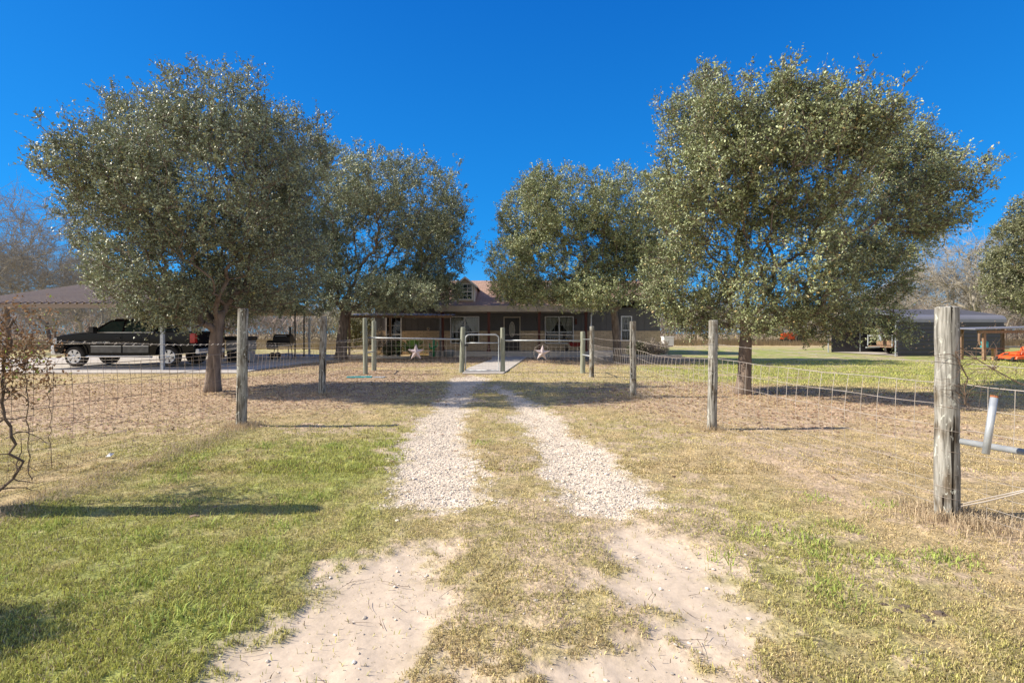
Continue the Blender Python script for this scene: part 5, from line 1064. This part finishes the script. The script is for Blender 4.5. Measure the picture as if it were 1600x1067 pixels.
for j in range(1, 14):                                        # raised ribs run along the roof
    f = j/14; 
    for sgn in (0, 1):
        v = .2+(BW/2-.25)*f if sgn == 0 else BW-.2-(BW/2-.25)*f; z = EH+.29+(RH-EH-.28)*((min(v, BW-v)-.16)/(BW/2-.16)); b.tube([bl(-.14, v, z), bl(BL+.11, v, z)], .014, 4)
b.build('roof', M['slateroof'], mbd)
b = MB(); b.tube([bl(-.17, v, z-.02) for v, z in [(-.04, 0)]+pr+[(BW+.04, 0)]], .04, 6); b.build('end_trim', M['galv'], mbd)
for u in (2.1, 4.2): b = MB(); b.tube([bl(u, v, z-.07) for v, z in [(.05, 0)]+[(min(max(v, .05), BW-.05), z) for v, z in pr]+[(BW-.05, 0)]], .03, 4); b.build('frame_hoop', M['galv'], mbd)
b = MB(); b.add([bl(0, 0, .012), bl(BL, 0, .012), bl(BL, BW, .012), bl(0, BW, .012), bl(0, 0, .05), bl(BL, .05, .05), bl(BL, BW, .05), bl(0, BW, .05)], [(4, 5, 6, 7)]); b.build('floor', M['concrete'], mbd)
# trailer standing inside the open end
t = thing('utility_trailer', bl(1.2, 1.6, .05), 'grey trailer with rails and an upright parked inside the open end of the slate building', 'trailer')
b = MB(); 
def bbx(b, u0, u1, v0, v1, z0, z1): b.add([bl(u, v, z) for z in (z0, z1) for u, v in ((u0, v0), (u1, v0), (u1, v1), (u0, v1))], [(0, 3, 2, 1), (4, 5, 6, 7), (0, 1, 5, 4), (1, 2, 6, 5), (2, 3, 7, 6), (3, 0, 4, 7)])
bbx(b, .4, 3.6, .9, 2.9, .50, .58); b.build('deck', M['lumber'], t)
for v in (.9, 2.9): b = MB(); b.tube([bl(.4, v, .58), bl(.4, v, 1.25), bl(3.6, v, 1.25), bl(3.6, v, .58)], .04, 6); b.tube([bl(.4, v, .9), bl(3.6, v, .9)], .03, 6); b.build('side_rail', M['galv'], t)
b = MB(); b.tube([bl(.4, .9, 1.22), bl(.4, 2.9, 1.22)], .045, 6); bbx(b, .34, .42, 1.7, 2.0, .9, 1.7); b.build('front_rack', M['galv'], t)
for v in (.75, 3.05): b = MB(); b.tube([bl(2.0, v-.1, .36), bl(2.0, v+.1, .36)], .31, 18); b.build('wheel', M['tyre'], t)
b = MB(); b.tube([bl(.4, 1.9, .52), bl(-.5, 1.9, .48)], .05, 6); b.build('tongue', M['galv'], t)
b = MB(); bbx(b, .7, 2.8, 1.2, 2.6, .585, .98); b.build('covered_load', M['lumber'], t, bevel=.08)

# open shed at the right edge
SY = 25.6; sx = at(1532, 0, SY)[0]
sh = thing('open_shed', (sx, SY, 0), 'low open lean-to shed with rough wooden posts at the right edge', 'shed')
b = MB(); b.add([(sx-.35, SY-.1, 1.62), (sx+6, SY-.1, 1.78), (sx+6, SY+1.5, 1.83), (sx-.35, SY+1.5, 1.68), (sx-.35, SY-.1, 1.57), (sx+6, SY-.1, 1.73), (sx+6, SY+1.5, 1.78), (sx-.35, SY+1.5, 1.63)], [(0, 1, 2, 3), (4, 7, 6, 5), (0, 4, 5, 1), (1, 5, 6, 2), (2, 6, 7, 3), (3, 7, 4, 0)]); b.build('roof', M['slateroof'], sh)
b = MB(); b.box(sx-.1, sx+5.8, SY, SY+.09, 1.40, 1.54); b.build('beam', M['lumber'], sh)
for x, y in ((sx+.25, SY+.02), (sx+4.6, SY+.02), (sx+.25, SY+1.3), (sx+2.4, SY+1.3), (sx+4.6, SY+1.3)): b = MB(); b.box(x-.06, x+.06, y, y+.12, -.05, 1.395 if y < SY+1 else 1.62); b.build('post', M['lumber'], sh)
b = MB(); b.tube([(sx-.08, SY-.02, 1.42), (sx-.1, SY-.03, 1.0), (sx-.02, SY-.02, .80)], .05, 6); b.build('hanging_timber', M['lumber'], sh)
b = MB(); b.box(sx+.32, sx+1.6, SY+.15, SY+.75, .60, .65); b.build('bench_top', M['lumber'], sh)
for x in (sx+.80,): b = MB(); b.box(x, x+.16, SY+.13, SY+.29, -.02, .598); b.build('bench_leg', mat('pale_lumber', (.50, .33, .17), .8, scale=7, col2=(.38, .24, .12)), sh)
x, y = sx+.58, SY+.42
t = thing('water_jug', (x, y, .65), 'turquoise jug with a lid standing on the shed bench', 'jug'); b = MB(); b.tube([(x, y, .652), (x, y, .70), (x, y, .95), (x, y, 1.0)], [.14, .16, .16, .10], 14); b.build('body', M['turq'], t, smooth=False); b = MB(); b.tube([(x, y, 1.0), (x, y, 1.06)], .08, 12); b.build('lid', M['white'], t); b = MB(); b.tube([(x-.1, y, 1.0), (x-.06, y, 1.14), (x+.06, y, 1.14), (x+.1, y, 1.0)], .012, 5); b.build('handle', M['turq'], t)
# orange mower
x, y = sx+1.5, SY-.75
t = thing('riding_mower', (x, y, 0), 'orange zero turn mower parked beside the open shed at the right edge', 'mower')
b = MB(); b.prism([(-1.0, .16), (-.92, .30), (-.3, .36), (.2, .36), (.25, .16)], lambda p: (x+p[0], y-.55, p[1]), lambda p: (x+p[0], y+.55, p[1])); b.build('cutting_deck', M['orange'], t, bevel=.03)
b = MB(); b.prism([(-.55, .36), (-.5, .48), (.1, .55), (.9, .55), (.95, .34)], lambda p: (x+p[0], y-.33, p[1]), lambda p: (x+p[0], y+.33, p[1])); b.build('frame', M['orange'], t, bevel=.02)
for s in (-1, 1): b = MB(); b.prism([(.15, .5), (.2, .72), (.5, .78), (1.0, .70), (1.05, .5)], lambda p: (x+p[0], y+s*.36-.09, p[1]), lambda p: (x+p[0], y+s*.36+.09, p[1])); b.build('fender', M['orange'], t, bevel=.03)
b = MB(); b.prism([(.2, .6), (.22, .72), (.6, .72), (.68, 1.12), (.78, 1.12), (.74, .6)], lambda p: (x+p[0], y-.24, p[1]), lambda p: (x+p[0], y+.24, p[1])); b.build('seat', M['black'], t, bevel=.04)
for s in (-1, 1): b = MB(); b.tube([(x+.72, y+s*.46-.12, .29), (x+.72, y+s*.46+.12, .29)], .29, 18); b.build('wheel', M['tyre'], t); b = MB(); b.tube([(x-.95, y+s*.42-.05, .14), (x-.95, y+s*.42+.05, .14)], .14, 14); b.build('caster', M['tyre'], t)
for s in (-1, 1): b = MB(); b.tube([(x+.1, y+s*.2, .5), (x+.0, y+s*.26, .85), (x+.12, y+s*.12, .98)], .018, 6); b.build('lever', M['black'], t)
b = MB(); b.tube([(x-.95, y-.42, .26), (x-.7, y-.3, .45), (x-.3, y-.25, .48)], .03, 6); b.tube([(x-.95, y+.42, .26), (x-.7, y+.3, .45), (x-.3, y+.25, .48)], .03, 6); b.build('caster_arms', M['orange'], t)
# small orange machine far off on the lawn
x, y = at(1238, 0, 61)[0], 61
t = thing('orange_tractor', (x, y, 0), 'small orange tractor far off, glimpsed through the leaves of the wide oak', 'tractor')
b = MB(); b.prism([(-1.3, .6), (-1.3, 1.3), (-.2, 1.45), (-.1, 1.2), (.9, 1.2), (1.0, .6)], lambda p: (x+p[0], y-.4, p[1]), lambda p: (x+p[0], y+.4, p[1])); b.build('hood', M['orange'], t, bevel=.06)
for s in (-1, 1):
    b = MB(); b.tube([(x+.7, y+s*.6-.12, .62), (x+.7, y+s*.6+.12, .62)], .62, 18); b.build('wheel', M['tyre'], t); b = MB(); b.tube([(x-1.0, y+s*.5-.1, .36), (x-1.0, y+s*.5+.1, .36)], .36, 16); b.build('wheel', M['tyre'], t)
b = MB(); b.tube([(x+.9, y-.4, 1.2), (x+.95, y-.4, 2.2), (x+.95, y+.4, 2.2), (x+.9, y+.4, 1.2)], .04, 6); b.build('roll_bar', M['black'], t)
# small litter and clods that catch the eye in the foreground
t = thing('scrap_of_paper', (*G(171, 717), .02), 'tiny white scrap lying in the grass behind the left fence', 'litter'); x, y = G(171, 717); b = MB(); b.add([(x-.03, y-.02, .03), (x+.03, y-.025, .035), (x+.035, y+.03, .06), (x-.02, y+.025, .045), (x, y, .07)], [(0, 1, 4), (1, 2, 4), (2, 3, 4), (3, 0, 4)]); b.build('scrap', M['white'], t)
def clods(pxs, label, seed, m, rr, name='dirt_clods'):
    rg = random.Random(seed); x, y = G(*pxs); t = thing(name, (x, y, 0), label, 'clods')
    for i in range(9): q = rr*rg.uniform(.4, 1); b = MB(); b.ball((x+rg.gauss(0, rr*2.4), y+rg.gauss(0, rr*2), .015), q, (1.3, 1, .5), 7, 5, .25, seed+i); b.build('clod', m, t)
DK = mat('dark_soil', (.16, .12, .09), .95, scale=30, col2=(.07, .05, .04), bump=.01, bscale=60)
clods((1432, 962), 'dark clods of soil in the grass at the lower right', 81, DK, .028)
clods((305, 803), 'brown clods of soil above the long post shadow on the left verge', 82, mat('brown_soil', (.34, .24, .17), .95, scale=30, col2=(.2, .14, .1), bump=.01, bscale=60), .03)
